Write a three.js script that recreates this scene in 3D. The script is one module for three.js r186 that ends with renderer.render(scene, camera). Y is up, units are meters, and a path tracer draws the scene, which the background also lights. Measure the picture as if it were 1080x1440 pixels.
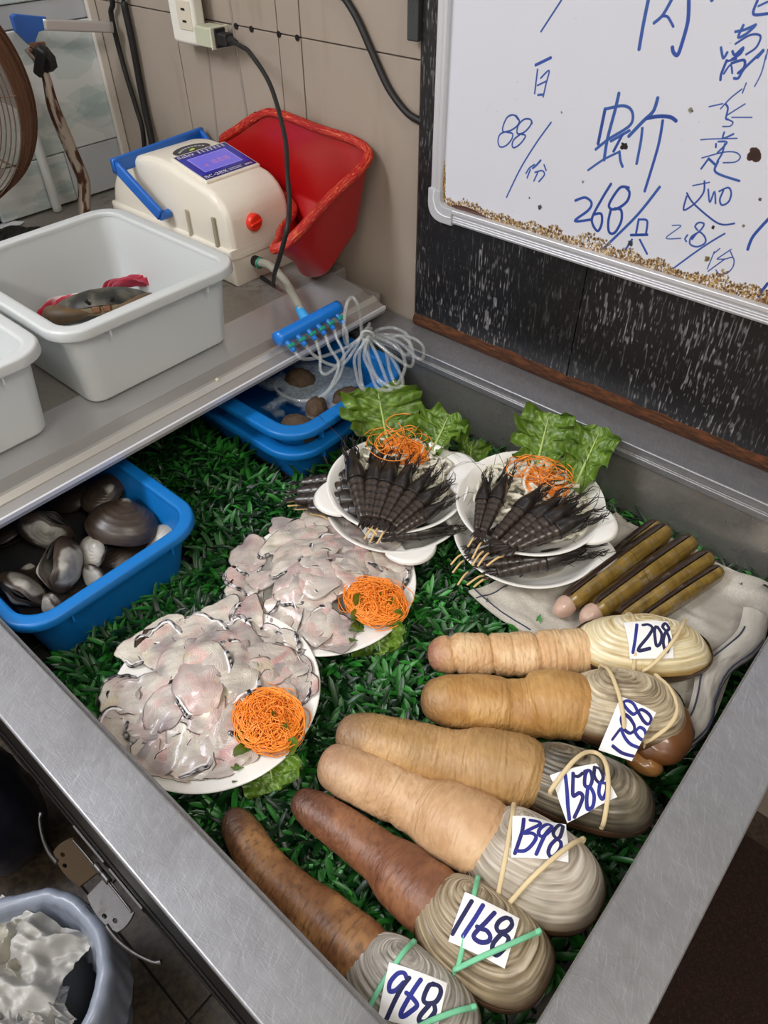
import * as THREE from 'three';
import { RoundedBoxGeometry } from 'three/addons/geometries/RoundedBoxGeometry.js';
import { mergeGeometries, toCreasedNormals } from 'three/addons/utils/BufferGeometryUtils.js';
import { RectAreaLightUniformsLib } from 'three/addons/lights/RectAreaLightUniformsLib.js';

// ---------- camera, lights, exposure ----------
const scene = new THREE.Scene();
const camera = new THREE.PerspectiveCamera(70.87, 1080 / 1440, 0.05, 30);
camera.position.set(0, 1.6, 0);
camera.rotation.order = 'YXZ';
camera.rotation.set(-0.759485, 0.724279, -0.008858);
scene.add(camera);
const renderer = new THREE.WebGLRenderer({ antialias: true });
renderer.toneMapping = THREE.LinearToneMapping;
renderer.toneMappingExposure = 1.08;
renderer.shadowMap.enabled = true;
RectAreaLightUniformsLib.init();
scene.background = new THREE.Color(0x000000);
// ceiling tube fittings: [x, z, length along x, width, intensity, colour]
const CEILING = 2.9;
const FITTINGS = [[-1.45, 1.0, 0.5, 1.3, 21, 0xf4f6ff], [0.9, -0.1, 0.9, 0.4, 15, 0xfff8ec], [0.3, 1.7, 1.3, 0.4, 17, 0xfffaf0]];
for (const [x, z, w, d, power, c] of FITTINGS) {
  const l = new THREE.RectAreaLight(c, power, w, d);
  l.position.set(x, CEILING - 0.075, z); l.rotation.x = -Math.PI / 2; scene.add(l);
}
// ---------- helpers ----------
let seedState = 12345;
const rnd = () => { seedState = (Math.imul(seedState, 1664525) + 1013904223) >>> 0; return seedState / 4294967296; };
const seed = (s) => { seedState = (s * 2654435761) >>> 0; rnd(); rnd(); };
const rr = (a, b) => a + (b - a) * rnd();
const mix = (a, b, t) => a + (b - a) * t, clamp = (x, a = 0, b = 1) => Math.min(b, Math.max(a, x));
const smooth = (a, b, x) => { const t = clamp((x - a) / (b - a)); return t * t * (3 - 2 * t); };
const h3 = (x, y, z) => { let n = Math.imul(x, 374761393) ^ Math.imul(y, 668265263) ^ Math.imul(z, 2147483647 - 1274126177); n = Math.imul(n ^ (n >>> 13), 1274126177); return ((n ^ (n >>> 16)) >>> 0) / 4294967296; };
function noise(x, y = 0, z = 0) {                                   // value noise, 0..1
  const xi = Math.floor(x), yi = Math.floor(y), zi = Math.floor(z), f = (t) => t * t * (3 - 2 * t);
  const u = f(x - xi), v = f(y - yi), w = f(z - zi);
  const L = (k) => mix(mix(h3(xi, yi, k), h3(xi + 1, yi, k), u), mix(h3(xi, yi + 1, k), h3(xi + 1, yi + 1, k), u), v);
  return mix(L(zi), L(zi + 1), w);
}
const fbm = (x, y, z = 0, o = 4) => { let s = 0, a = 0.5, n = 0; for (let i = 0; i < o; i++) { s += a * noise(x, y, z + i * 7.3); n += a; a *= 0.5; x *= 2.03; y *= 2.03; z *= 2.03; } return s / n; };
const lin = (hex) => { const c = new THREE.Color(hex); return [c.r, c.g, c.b]; };
const mix3 = (a, b, t) => [mix(a[0], b[0], t), mix(a[1], b[1], t), mix(a[2], b[2], t)];
const mul3 = (a, k) => [a[0] * k, a[1] * k, a[2] * k];
const V = (x, y, z) => new THREE.Vector3(x, y, z);

// surface from f(u, v) -> [x, y, z]; colour(u, v, p) -> linear rgb
function surf(nu, nv, f, { closed = false, color, uv, flip = false } = {}) {
  const P = [], U = [], C = [], I = [];
  for (let j = 0; j <= nv; j++) for (let i = 0; i <= nu; i++) {
    const u = i / nu, v = j / nv, p = f(closed && i === nu ? 0 : u, v);
    P.push(p[0], p[1], p[2]); const t = uv ? uv(u, v, p) : [u, v]; U.push(t[0], t[1]);
    if (color) { const c = color(closed && i === nu ? 0 : u, v, p); C.push(c[0], c[1], c[2]); }
  }
  const w = nu + 1;
  for (let j = 0; j < nv; j++) for (let i = 0; i < nu; i++) {
    const a = j * w + i, b = a + 1, c = a + w, d = c + 1;
    if (flip) I.push(a, c, b, b, c, d); else I.push(a, b, c, b, d, c);
  }
  const g = new THREE.BufferGeometry();
  g.setAttribute('position', new THREE.Float32BufferAttribute(P, 3));
  g.setAttribute('uv', new THREE.Float32BufferAttribute(U, 2));
  if (color) g.setAttribute('color', new THREE.Float32BufferAttribute(C, 3));
  g.setIndex(I); g.computeVertexNormals();
  if (closed) {                                                     // weld the normals along the seam
    const n = g.attributes.normal;
    for (let j = 0; j <= nv; j++) { const a = j * w, b = a + nu; const x = n.getX(a) + n.getX(b), y = n.getY(a) + n.getY(b), z = n.getZ(a) + n.getZ(b), l = Math.hypot(x, y, z) || 1; n.setXYZ(a, x / l, y / l, z / l); n.setXYZ(b, x / l, y / l, z / l); }
  }
  return g;
}
// tube along points with radius r(t, a) and optional flattening; ends closed
function sweep(pts, r, { n = 32, ns = 12, sy = 1, color, up, caps = true, closedPath = false, tension = 0.5 } = {}) {
  const curve = new THREE.CatmullRomCurve3(pts.map((p) => (p.isVector3 ? p : V(...p))), closedPath, 'catmullrom', tension);
  const rad = typeof r === 'function' ? r : () => r;
  const C = [], T = []; for (let i = 0; i <= n; i++) { C.push(curve.getPointAt(i / n)); T.push(curve.getTangentAt(i / n)); }
  const N = []; let nrm = up ? V(...up) : Math.abs(T[0].y) > 0.9 ? V(1, 0, 0) : V(0, 1, 0);
  for (let i = 0; i <= n; i++) { if (up && i) nrm = V(...up); nrm = nrm.clone().addScaledVector(T[i], -nrm.dot(T[i])).normalize(); N.push(nrm); }
  const B = T.map((t, i) => t.clone().cross(N[i]));
  const f = (u, v) => {
    let k = v * n, t = v, sc = 1;
    if (caps) { k = clamp(v * (n + 2) - 1, 0, n); t = k / n; if (v === 0 || v === 1) sc = 1e-4; }
    const i = Math.round(k), a = u * Math.PI * 2, R = rad(t, a) * sc, c = Math.cos(a) * R, s = Math.sin(a) * R * sy;
    return [C[i].x + B[i].x * c + N[i].x * s, C[i].y + B[i].y * c + N[i].y * s, C[i].z + B[i].z * c + N[i].z * s];
  };
  const L = curve.getLength();
  const tt = (v) => (caps ? clamp((v * (n + 2) - 1) / n) : v);
  return surf(ns, caps ? n + 2 : n, f, { closed: true, color: color && ((u, v, p) => color(tt(v), u, p)), uv: (u, v) => [u * 2 * Math.PI * rad(0.5, 0), v * L], flip: false });
}
const rope = (pts, r, o = {}) => sweep(pts, r, { n: o.n ?? pts.length * 8, ns: o.ns ?? 8, ...o });
// rounded rectangle loop
function rrLoop(w, d, r, k = 6, e = 6) {
  const out = []; r = Math.min(r, w / 2 - 1e-4, d / 2 - 1e-4);
  const C = [[w / 2 - r, d / 2 - r, 0], [-w / 2 + r, d / 2 - r, 1], [-w / 2 + r, -d / 2 + r, 2], [w / 2 - r, -d / 2 + r, 3]];
  for (let q = 0; q < 4; q++) {
    const [cx, cz, s] = C[q], [nx, nz] = C[(q + 1) % 4];
    for (let i = 0; i <= k; i++) { const a = (s + i / k) * Math.PI / 2; out.push([cx + Math.cos(a) * r, cz + Math.sin(a) * r]); }
    const a = (s + 1) * Math.PI / 2, x0 = cx + Math.cos(a) * r, z0 = cz + Math.sin(a) * r, x1 = nx + Math.cos(a) * r, z1 = nz + Math.sin(a) * r;
    for (let i = 1; i < e; i++) out.push([mix(x0, x1, i / e), mix(z0, z1, i / e)]);
  }
  return out;
}
// loft of rounded rectangles: rows [y, w, d, r]; w = 0 closes to the centre
function loft(rows, k = 6, e = 6) {
  const L = rows.map(([y, w, d, r]) => (w < 1e-3 ? null : rrLoop(w, d, r, k, e))), n = L.find(Boolean).length;
  return surf(n, rows.length - 1, (u, v) => { const i = Math.round(v * (rows.length - 1)), q = Math.round(u * n) % n; const p = L[i] ? L[i][q] : [0, 0]; return [p[0], rows[i][0], p[1]]; }, { closed: true, uv: (u, v) => [u * 1.2, v * 0.1], flip: true });
}
const paint = (g, f) => { const p = g.attributes.position, c = []; for (let i = 0; i < p.count; i++) c.push(...f(p.getX(i), p.getY(i), p.getZ(i), i)); g.setAttribute('color', new THREE.Float32BufferAttribute(c, 3)); return g; };
const displace = (g, f) => { const p = g.attributes.position; for (let i = 0; i < p.count; i++) { const q = f(p.getX(i), p.getY(i), p.getZ(i)); p.setXYZ(i, q[0], q[1], q[2]); } g.computeVertexNormals(); return g; };
const moved = (g, x, y, z, rx = 0, ry = 0, rz = 0) => { g.applyMatrix4(new THREE.Matrix4().compose(V(x, y, z), new THREE.Quaternion().setFromEuler(new THREE.Euler(rx, ry, rz)), V(1, 1, 1))); return g; };
const rbox = (w, h, d, r = 0.003, s = 2) => new RoundedBoxGeometry(w, h, d, s, Math.min(r, w / 2.01, h / 2.01, d / 2.01));
const boxAt = (x0, x1, y0, y1, z0, z1, r = 0.002) => moved(rbox(x1 - x0, y1 - y0, z1 - z0, r), (x0 + x1) / 2, (y0 + y1) / 2, (z0 + z1) / 2);
const uvBox = (g, s = 1) => { g = g.index ? g.toNonIndexed() : g; const p = g.attributes.position, n = g.attributes.normal, u = []; for (let i = 0; i < p.count; i++) { const a = Math.abs(n.getX(i)), b = Math.abs(n.getY(i)), c = Math.abs(n.getZ(i)); if (b >= a && b >= c) u.push(p.getX(i) * s, p.getZ(i) * s); else if (a >= c) u.push(p.getZ(i) * s, p.getY(i) * s); else u.push(p.getX(i) * s, p.getY(i) * s); } g.setAttribute('uv', new THREE.Float32BufferAttribute(u, 2)); return g; };
const ni = (g) => { const q = g.index ? g.toNonIndexed() : g; for (const k of Object.keys(q.attributes)) if (!['position', 'normal', 'uv', 'color'].includes(k)) q.deleteAttribute(k); return q; };
const join = (gs) => mergeGeometries(gs.map(ni));

const used = {};
const numbered = (n) => { const k = used[n] = (used[n] ?? -1) + 1; return k ? `${n}_${String(k).padStart(3, '0')}` : n; };
function part(name, g, m, parent, label) { const o = new THREE.Mesh(g, m); o.name = name; o.castShadow = o.receiveShadow = true; parent.add(o); if (label) o.userData.label = label; return o; }
function tag(o, label, category, group, kind) { o.userData = { label, category }; if (group) o.userData.group = group; if (kind) o.userData.kind = kind; return o; }
function thing(name, label, category, pos = [0, 0, 0], turn = 0, group) { const o = new THREE.Group(); o.name = numbered(name); o.position.set(...pos); o.rotation.y = turn; scene.add(o); return tag(o, label, category, group); }
function single(name, g, m, label, category, group) { const o = new THREE.Mesh(g, m); o.name = numbered(name); o.castShadow = o.receiveShadow = true; scene.add(o); return tag(o, label, category, group); }
function struct(name, g, m) { const o = new THREE.Mesh(g, m); o.name = name; o.castShadow = o.receiveShadow = true; scene.add(o); o.userData.kind = 'structure'; return o; }
function structGroup(name) { const o = new THREE.Group(); o.name = name; scene.add(o); o.userData.kind = 'structure'; return o; }
function dup(o, label, pos, rot) { const c = o.clone(); c.name = numbered(o.name.replace(/_\d{3}$/, '')); c.userData = { ...o.userData, label }; if (pos) c.position.set(...pos); if (rot) c.rotation.set(...rot); scene.add(c); return c; }

// textures
function tex(w, h, f, { srgb = true, rx = 1, ry = 1 } = {}) {
  const d = new Uint8Array(w * h * 4);
  for (let y = 0; y < h; y++) for (let x = 0; x < w; x++) { const c = f(x / w, y / h, x, y), o = (y * w + x) * 4; if (typeof c === 'number') d[o] = d[o + 1] = d[o + 2] = clamp(c) * 255; else { d[o] = clamp(c[0]) * 255; d[o + 1] = clamp(c[1]) * 255; d[o + 2] = clamp(c[2]) * 255; } d[o + 3] = 255; }
  const t = new THREE.DataTexture(d, w, h); t.wrapS = t.wrapT = THREE.RepeatWrapping; t.magFilter = THREE.LinearFilter; t.minFilter = THREE.LinearMipmapLinearFilter; t.generateMipmaps = true;
  if (srgb) t.colorSpace = THREE.SRGBColorSpace; t.repeat.set(rx, ry); t.needsUpdate = true; return t;
}
// noise that repeats with period n
const pn = (u, v, n, m, s) => { const x = u * n, y = v * m, xi = Math.floor(x), yi = Math.floor(y), f = (t) => t * t * (3 - 2 * t), a = f(x - xi), b = f(y - yi), H = (i, j) => h3(((i % n) + n) % n, ((j % m) + m) % m, s); return mix(mix(H(xi, yi), H(xi + 1, yi), a), mix(H(xi, yi + 1), H(xi + 1, yi + 1), a), b); };
const pfbm = (u, v, n, m, s, o = 4) => { let r = 0, a = 0.5, t = 0; for (let i = 0; i < o; i++) { r += a * pn(u, v, n, m, s + i); t += a; a *= 0.5; n *= 2; m *= 2; } return r / t; };
const M = (o) => new THREE.MeshStandardMaterial(o), MP = (o) => new THREE.MeshPhysicalMaterial(o);
function canvasTex(w, h, draw) { const c = document.createElement('canvas'); c.width = w; c.height = h; draw(c.getContext('2d'), w, h); const t = new THREE.CanvasTexture(c); t.colorSpace = THREE.SRGBColorSpace; t.anisotropy = 8; return t; }
// strokes 'x y x y|x y' drawn as smooth pen lines
function penLines(c, strokes, map, width, style) {
  c.lineCap = c.lineJoin = 'round';
  for (const s of strokes.split('|')) {
    let w = width, t = s; const k = s.indexOf(':'); if (k >= 0) { w = width * Number(s.slice(0, k)); t = s.slice(k + 1); }
    const q = t.split(' ').map(Number), P = []; for (let i = 0; i < q.length; i += 2) P.push(map(q[i], q[i + 1]));
    c.strokeStyle = typeof style === 'function' ? style() : style; c.lineWidth = w; c.beginPath(); c.moveTo(...P[0]);
    if (P.length === 2) c.lineTo(...P[1]);
    for (let i = 0; i < P.length - 1 && P.length > 2; i++) { const a = P[Math.max(0, i - 1)], b = P[i], d = P[i + 1], e = P[Math.min(P.length - 1, i + 2)]; c.bezierCurveTo(b[0] + (d[0] - a[0]) / 6, b[1] + (d[1] - a[1]) / 6, d[0] - (e[0] - b[0]) / 6, d[1] - (e[1] - b[1]) / 6, d[0], d[1]); }
    c.stroke();
  }
}
// ---------- materials shared by the room and the steel ----------
const scratchT = tex(512, 512, (u, v) => 0.36 + 0.16 * pfbm(u, v, 60, 60, 3, 3) + 0.36 * pfbm(u, v, 6, 6, 9, 4), { srgb: false });
const scratchB = (() => { const N = 1024, d = new Float32Array(N * N).fill(0.5); seed(77); for (let k = 0; k < 2600; k++) { let x = rnd() * N, y = rnd() * N, a = rr(-0.25, 0.25) + (rnd() < 0.25 ? rr(0, 3) : 0), s = rr(-0.5, 0.5); const L = rr(20, 190), cv = rr(-0.003, 0.003); for (let i = 0; i < L; i++) { x += Math.cos(a); y += Math.sin(a); a += cv; d[((Math.floor(y) % N + N) % N) * N + (Math.floor(x) % N + N) % N] += s * 0.6; } } return tex(N, N, (u, v, x, y) => d[y * N + x], { srgb: false }); })();
const steelTone = (() => { const N = 1024, d = new Float32Array(N * N); seed(79); for (let k = 0; k < 9000; k++) { let x = rnd() * N, y = rnd() * N, a = (rnd() < 0.7 ? 1.1 : 0.3) + rr(-0.35, 0.35), s = rr(-0.35, 0.6); const L = rr(10, 60), cv = rr(-0.004, 0.004); for (let i = 0; i < L; i++) { x += Math.cos(a); y += Math.sin(a); a += cv; d[((Math.floor(y) % N + N) % N) * N + (Math.floor(x) % N + N) % N] += s * 0.16; } } return tex(N, N, (u, v, x, y) => { const k = 0.79 + 0.05 * (pfbm(u, v, 30, 60, 21, 3) - 0.5) + 0.03 * (pfbm(u, v, 40, 40, 31, 3) - 0.5) + clamp(d[y * N + x], -0.1, 0.16); const s = smooth(0.7, 0.8, pfbm(u, v, 13, 13, 41, 4)); return [k - 0.02 * s, k - 0.025 * s, k - 0.03 * s]; }); })();
const steel = M({ color: 0xbfc0c4, metalness: 0.62, roughness: 0.6, map: steelTone, roughnessMap: scratchT, bumpMap: scratchB, bumpScale: 0.00013 });
for (const t of [scratchT, scratchB, steelTone]) t.repeat.set(2.2, 2.2);
const steelPlain = M({ color: 0x9a9896, metalness: 1, roughness: 0.42 });
const grimeT = tex(512, 512, (u, v) => { const g = pfbm(u, v, 6, 6, 5, 5), s = smooth(0.56, 0.66, pfbm(u, v, 26, 26, 5, 4)) * smooth(0.4, 0.6, g), f = pfbm(u, v, 90, 90, 15, 3); return mix3([0.76, 0.75, 0.74], [0.50, 0.47, 0.43], s * 0.4 + 0.3 * f); }, { rx: 2.5, ry: 2.5 });
const steelGrimy = M({ color: 0xd6d2cc, metalness: 0.3, roughness: 0.42, map: grimeT });
const tileT = tex(512, 512, (u, v) => { const k = 0.78 + 0.05 * (pfbm(u, v, 4, 4, 61, 5) - 0.5), s = smooth(0.55, 0.8, pfbm(u, v, 14, 2, 71, 4)); return mix3([k, k * 0.975, k * 0.935], [0.66, 0.61, 0.55], s * 0.5); }, { rx: 1.3, ry: 1.3 });
const tileM = M({ color: 0xcfc4ba, roughness: 0.42, map: tileT });
const groutM = M({ color: 0x6d655c, roughness: 0.95 });
const wallM = M({ color: 0xdad6d0, roughness: 0.9 });
const darkHole = M({ color: 0x14110f, roughness: 1 });

// ---------- the room ----------
{ // back wall: mortar bed with single tiles on it
  const w = struct('wall_back', boxAt(-1.95, 2.3, 0, CEILING, -1.2, -1.079, 0.0005), groutM);
  const cols = [-1.83, -1.53, -1.207, -1.145, -0.86, -0.42, 0.02, 0.46, 0.9, 1.34, 1.78, 2.2], rows = [0, 0.42, 0.72, 1.322, 1.92, 2.4, 2.9], g = 0.0012;
  for (let j = 0; j < rows.length - 1; j++) for (let i = 0; i < cols.length - 1; i++) part(numbered('tile'), uvBox(boxAt(cols[i] + g, cols[i + 1] - g, rows[j] + g, rows[j + 1] - g, -1.09, -1.074 - 0.0008 * h3(i, j, 3), 0.001)), tileM, w);
  for (const x of [-1.326, -1.281, -1.203, -1.153]) part('drill_hole', moved(new THREE.CylinderGeometry(0.0055, 0.0048, 0.004, 12), x, 1.321, -1.0745, Math.PI / 2), darkHole, w);
  const seamM = M({ color: 0x8f877d, roughness: 0.8 });
  part('seam_strip', rope([[-1.34, 1.75, -1.075], [-1.337, 1.36, -1.075], [-1.327, 1.15, -1.075], [-1.322, 1.0, -1.075]], 0.0035, { n: 20, ns: 6 }), seamM, w);
  part('seam_strip', rope([[-1.425, 1.7, -1.075], [-1.43, 1.28, -1.075], [-1.445, 1.05, -1.075]], 0.003, { n: 20, ns: 6 }), seamM, w);
}
{ // left wall with a glazed, film-covered partition
  struct('wall_left', boxAt(-2.0, -1.9, 0, CEILING, -1.2, 3.1, 0.001), wallM);
  struct('trim_1', join([boxAt(-1.899, -1.828, 0.91, CEILING, -1.0735, -1.062, 0.003), boxAt(-1.836, -1.822, 0.91, CEILING, -1.0735, -1.052, 0.003)]), M({ color: 0xcfc7bb, roughness: 0.6 }));
  const filmT = canvasTex(1024, 1024, (c, w, h) => {
    c.fillStyle = '#dfe3e1'; c.fillRect(0, 0, w, h); seed(5);
    for (let k = 0; k < 34; k++) { const x = rnd() * w, y = rnd() * h, r = rr(90, 300); c.fillStyle = ['rgba(150,180,175,.2)', 'rgba(240,244,243,.35)', 'rgba(160,175,175,.22)', 'rgba(130,165,160,.16)'][k % 4]; c.beginPath(); c.moveTo(x + r, y); for (let i = 1; i < 9; i++) { const a = i / 9 * 6.283, q = r * rr(0.5, 1.1); c.lineTo(x + Math.cos(a) * q, y + Math.sin(a) * q * 0.7); } c.fill(); }
  });
  const film = MP({ color: 0xffffff, map: filmT, roughness: 0.3, clearcoat: 0.3 });
  const greyFilm = M({ color: 0xc2c6cb, roughness: 0.35 });
  const p = thing('printed_panel', 'pale teal and white printed panel on the wall behind the rusty fan', 'panel');
  part('sheet', boxAt(-1.898, -1.838, 1.03, 1.285, -1.06, -0.702, 0.003), film, p); part('sheet', boxAt(-1.898, -1.842, 0.93, 1.6, -0.7, -0.3, 0.003), film, p);
  part('lower_band', boxAt(-1.898, -1.84, 0.915, 1.028, -1.06, -0.905, 0.003), greyFilm, p); part('lower_band', boxAt(-1.898, -1.838, 0.915, 1.028, -0.903, -0.702, 0.003), film, p);
  part('upper_band', boxAt(-1.898, -1.841, 1.287, 1.33, -1.06, -0.702, 0.003), greyFilm, p); part('sheet', boxAt(-1.898, -1.838, 1.332, 1.7, -1.06, -0.702, 0.003), film, p);
  single('wall_pipe', rope([[-1.82, 1.2, -0.835], [-1.82, 1.0, -0.835], [-1.82, 0.912, -0.835]], 0.011, { ns: 14 }), M({ color: 0xd6dad8, roughness: 0.4 }), 'thin pale vertical pipe on the wall behind the fan ring', 'pipe');
}
struct('wall_right', boxAt(2.2, 2.3, 0, CEILING, -1.2, 3.1, 0.001), wallM);
struct('wall_front', boxAt(-2.0, 2.3, 0, CEILING, 3.0, 3.1, 0.001), wallM);
struct('ceiling', boxAt(-2.0, 2.3, CEILING, CEILING + 0.1, -1.2, 3.1, 0.001), M({ color: 0xe9e8e4, roughness: 0.95 }));
{
  const bodyM = M({ color: 0xe8e8e8, roughness: 0.5 });
  FITTINGS.forEach(([x, z, w, d], i) => { const t = thing('ceiling_light', ['flat ceiling light over the plates of fish', 'flat ceiling light over the whiteboard side', 'flat ceiling light behind the customer'][i], 'light', [x, CEILING, z]); part('housing', boxAt(-w / 2 - 0.02, w / 2 + 0.02, -0.06, 0, -d / 2 - 0.02, d / 2 + 0.02, 0.005), bodyM, t); part('diffuser', boxAt(-w / 2, w / 2, -0.07, -0.06, -d / 2, d / 2, 0.002), M({ color: 0xffffff, emissive: 0xffffff, emissiveIntensity: 2.5 }), t); });
}
{ // floor: screed with single tiles
  const f = struct('floor', boxAt(-2.0, 2.3, -0.1, -0.004, -1.2, 3.1, 0.0005), M({ color: 0x1b1815, roughness: 1 }));
  const ft = tex(256, 256, (u, v) => { const k = pfbm(u, v, 30, 30, 81, 3), d = pfbm(u, v, 4, 4, 82, 3); return mix3([0.36, 0.32, 0.27], [0.20, 0.17, 0.14], smooth(0.35, 0.7, k) * 0.7 + 0.3 * d); }, { rx: 4, ry: 4 });
  const fm = M({ color: 0xc4b8a8, roughness: 0.5, map: ft });
  for (let i = 0; i < 14; i++) for (let j = 0; j < 14; j++) part(numbered('floor_tile'), uvBox(boxAt(-2.06 + i * 0.314 + 0.002, -2.06 + (i + 1) * 0.314 - 0.002, -0.006, 0, -1.25 + j * 0.314 + 0.002, -1.25 + (j + 1) * 0.314 - 0.002, 0.001)), fm, f);
  const mt = tex(256, 256, (u, v, x, y) => { const k = h3(x, y, 4) * 0.5 + 0.5 * pn(u, v, 64, 64, 5); return mix3([0.12, 0.07, 0.05], [0.40, 0.27, 0.21], k * k * k); }, { rx: 6, ry: 6 });
  single('floor_mat', uvBox(boxAt(0.1, 1.25, 0, 0.014, -1.0, 0.6, 0.004)), M({ color: 0xe0c4b4, map: mt, bumpMap: mt, bumpScale: 0.004, roughness: 1 }), 'dark brown coarse bristle mat on the floor beside the counter', 'mat');
}

// ---------- the display counter of steel ----------
{
  const t = thing('display_counter', 'brushed stainless steel display counter with raised rims around a sunken tray', 'counter');
  const bxs = (n, ...a) => part(n, uvBox(boxAt(...a)), steel, t);
  bxs('rim', -1.6, 0.073, 0.835, 0.85, -0.106, -0.036, 0.003);           // customer side
  bxs('rim', 0.0, 0.073, 0.835, 0.8502, -0.985, -0.106, 0.003);          // right
  bxs('rim', -1.6, 0.073, 0.835, 0.85, -1.073, -0.985, 0.003);           // along the wall
  const steelW = M({ color: 0xcfccc6, metalness: 0.7, roughness: 0.5, map: steelTone, roughnessMap: scratchT });
  part('inner_wall', uvBox(boxAt(-1.25, 0.006, 0.68, 0.836, -0.99, -0.983, 0.001)), steelW, t); part('inner_wall', uvBox(boxAt(-1.25, 0.006, 0.68, 0.836, -0.112, -0.106, 0.001)), steel, t);
  part('inner_wall', uvBox(boxAt(-0.001, 0.006, 0.68, 0.836, -0.99, -0.106, 0.001)), steelW, t); part('inner_wall', uvBox(boxAt(-1.256, -1.25, 0.68, 0.836, -0.99, -0.106, 0.001)), steel, t);
  part('ledge', uvBox(boxAt(-1.25, 0.002, 0.822, 0.835, -0.986, -0.979, 0.002)), steel, t);
  part('tray_floor', uvBox(boxAt(-1.26, 0.006, 0.67, 0.682, -0.99, -0.106, 0.001)), steelPlain, t);
  const front = M({ color: 0x26211f, metalness: 0.8, roughness: 0.45, map: grimeT });
  part('front_panel', uvBox(boxAt(-1.6, 0.07, 0.42, 0.835, -0.06, -0.037, 0.002)), front, t); part('side_panel', uvBox(boxAt(0.05, 0.071, 0.1, 0.836, -1.06, -0.06, 0.002)), front, t);
  part('front_moulding', uvBox(boxAt(-1.6, 0.072, 0.62, 0.635, -0.037, -0.034, 0.001)), front, t); part('front_moulding', uvBox(boxAt(-1.6, 0.072, 0.5, 0.515, -0.037, -0.034, 0.001)), front, t);
  part('plinth', boxAt(-1.55, 0.02, 0, 0.42, -1.0, -0.16, 0.004), M({ color: 0x2a2725, roughness: 0.8 }), t);
}
{ // pale foam board lying on the tray floor
  single('foam_board', boxAt(-0.32, -0.008, 0.6825, 0.693, -0.46, -0.118, 0.002), M({ color: 0xdad9d4, roughness: 0.9 }), 'white board showing through the gaps of the green grass mat', 'board');
}
{ // counter at the left, its lip hanging over the tray
  const t = thing('side_counter', 'worn grey steel counter top carrying the white tubs and the air pump', 'counter');
  part('counter_top', uvBox(boxAt(-1.9, -1.052, 0.88, 0.91, -1.073, -0.03, 0.003)), steelGrimy, t);
  part('cabinet', boxAt(-1.9, -1.262, 0.0, 0.88, -1.07, -0.12, 0.003), M({ color: 0x55524f, metalness: 0.6, roughness: 0.5 }), t);
  const sec = (n, pts, m) => { const s = new THREE.Shape(); pts.forEach(([x, y], i) => (i ? s.lineTo(x, y) : s.moveTo(x, y))); const g = new THREE.ExtrudeGeometry(s, { depth: 1.0, bevelEnabled: true, bevelSize: 0.0008, bevelThickness: 0.0008, bevelSegments: 1 }); g.translate(0, 0, -1.032); return part(n, uvBox(g), m, t); };
  const glossy = MP({ color: 0xbab9ba, metalness: 0.4, roughness: 0.28 });
  sec('front_strip', [[-1.056, 0.9105], [-0.967, 0.9], [-0.967, 0.893], [-1.056, 0.893]], glossy);
  const dark = M({ color: 0xb4b1ae, metalness: 0.6, roughness: 0.45 });
  sec('channel', [[-0.967, 0.8985], [-0.939, 0.890], [-0.939, 0.884], [-0.967, 0.884]], dark);
  sec('track_rail', [[-0.9395, 0.8975], [-0.934, 0.8975], [-0.926, 0.8905], [-0.926, 0.884], [-0.9395, 0.884]], M({ color: 0xbdbab4, metalness: 0.5, roughness: 0.35 }));
  sec('channel', [[-0.926, 0.888], [-0.9055, 0.8825], [-0.9055, 0.877], [-0.926, 0.877]], dark);
  sec('lip', [[-0.9065, 0.8845], [-0.9038, 0.8845], [-0.9038, 0.879], [-0.9065, 0.879]], M({ color: 0xe4e4e8, metalness: 0.3, roughness: 0.3 }));
  sec('under_plate', [[-1.26, 0.88], [-0.906, 0.876], [-0.906, 0.872], [-1.26, 0.872]], dark);
  part('end_sheet', boxAt(-1.06, -0.93, 0.862, 0.9, -1.045, -1.034, 0.002), steelGrimy, t);
  // loose crumbs of scale on the lip
  const cr = M({ color: 0xe6ddc8, roughness: 0.8 }); seed(9);
  part('scale_flake', moved(new THREE.DodecahedronGeometry(0.0035, 0), -0.933, 0.9, -0.615), cr, t);
}

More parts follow.
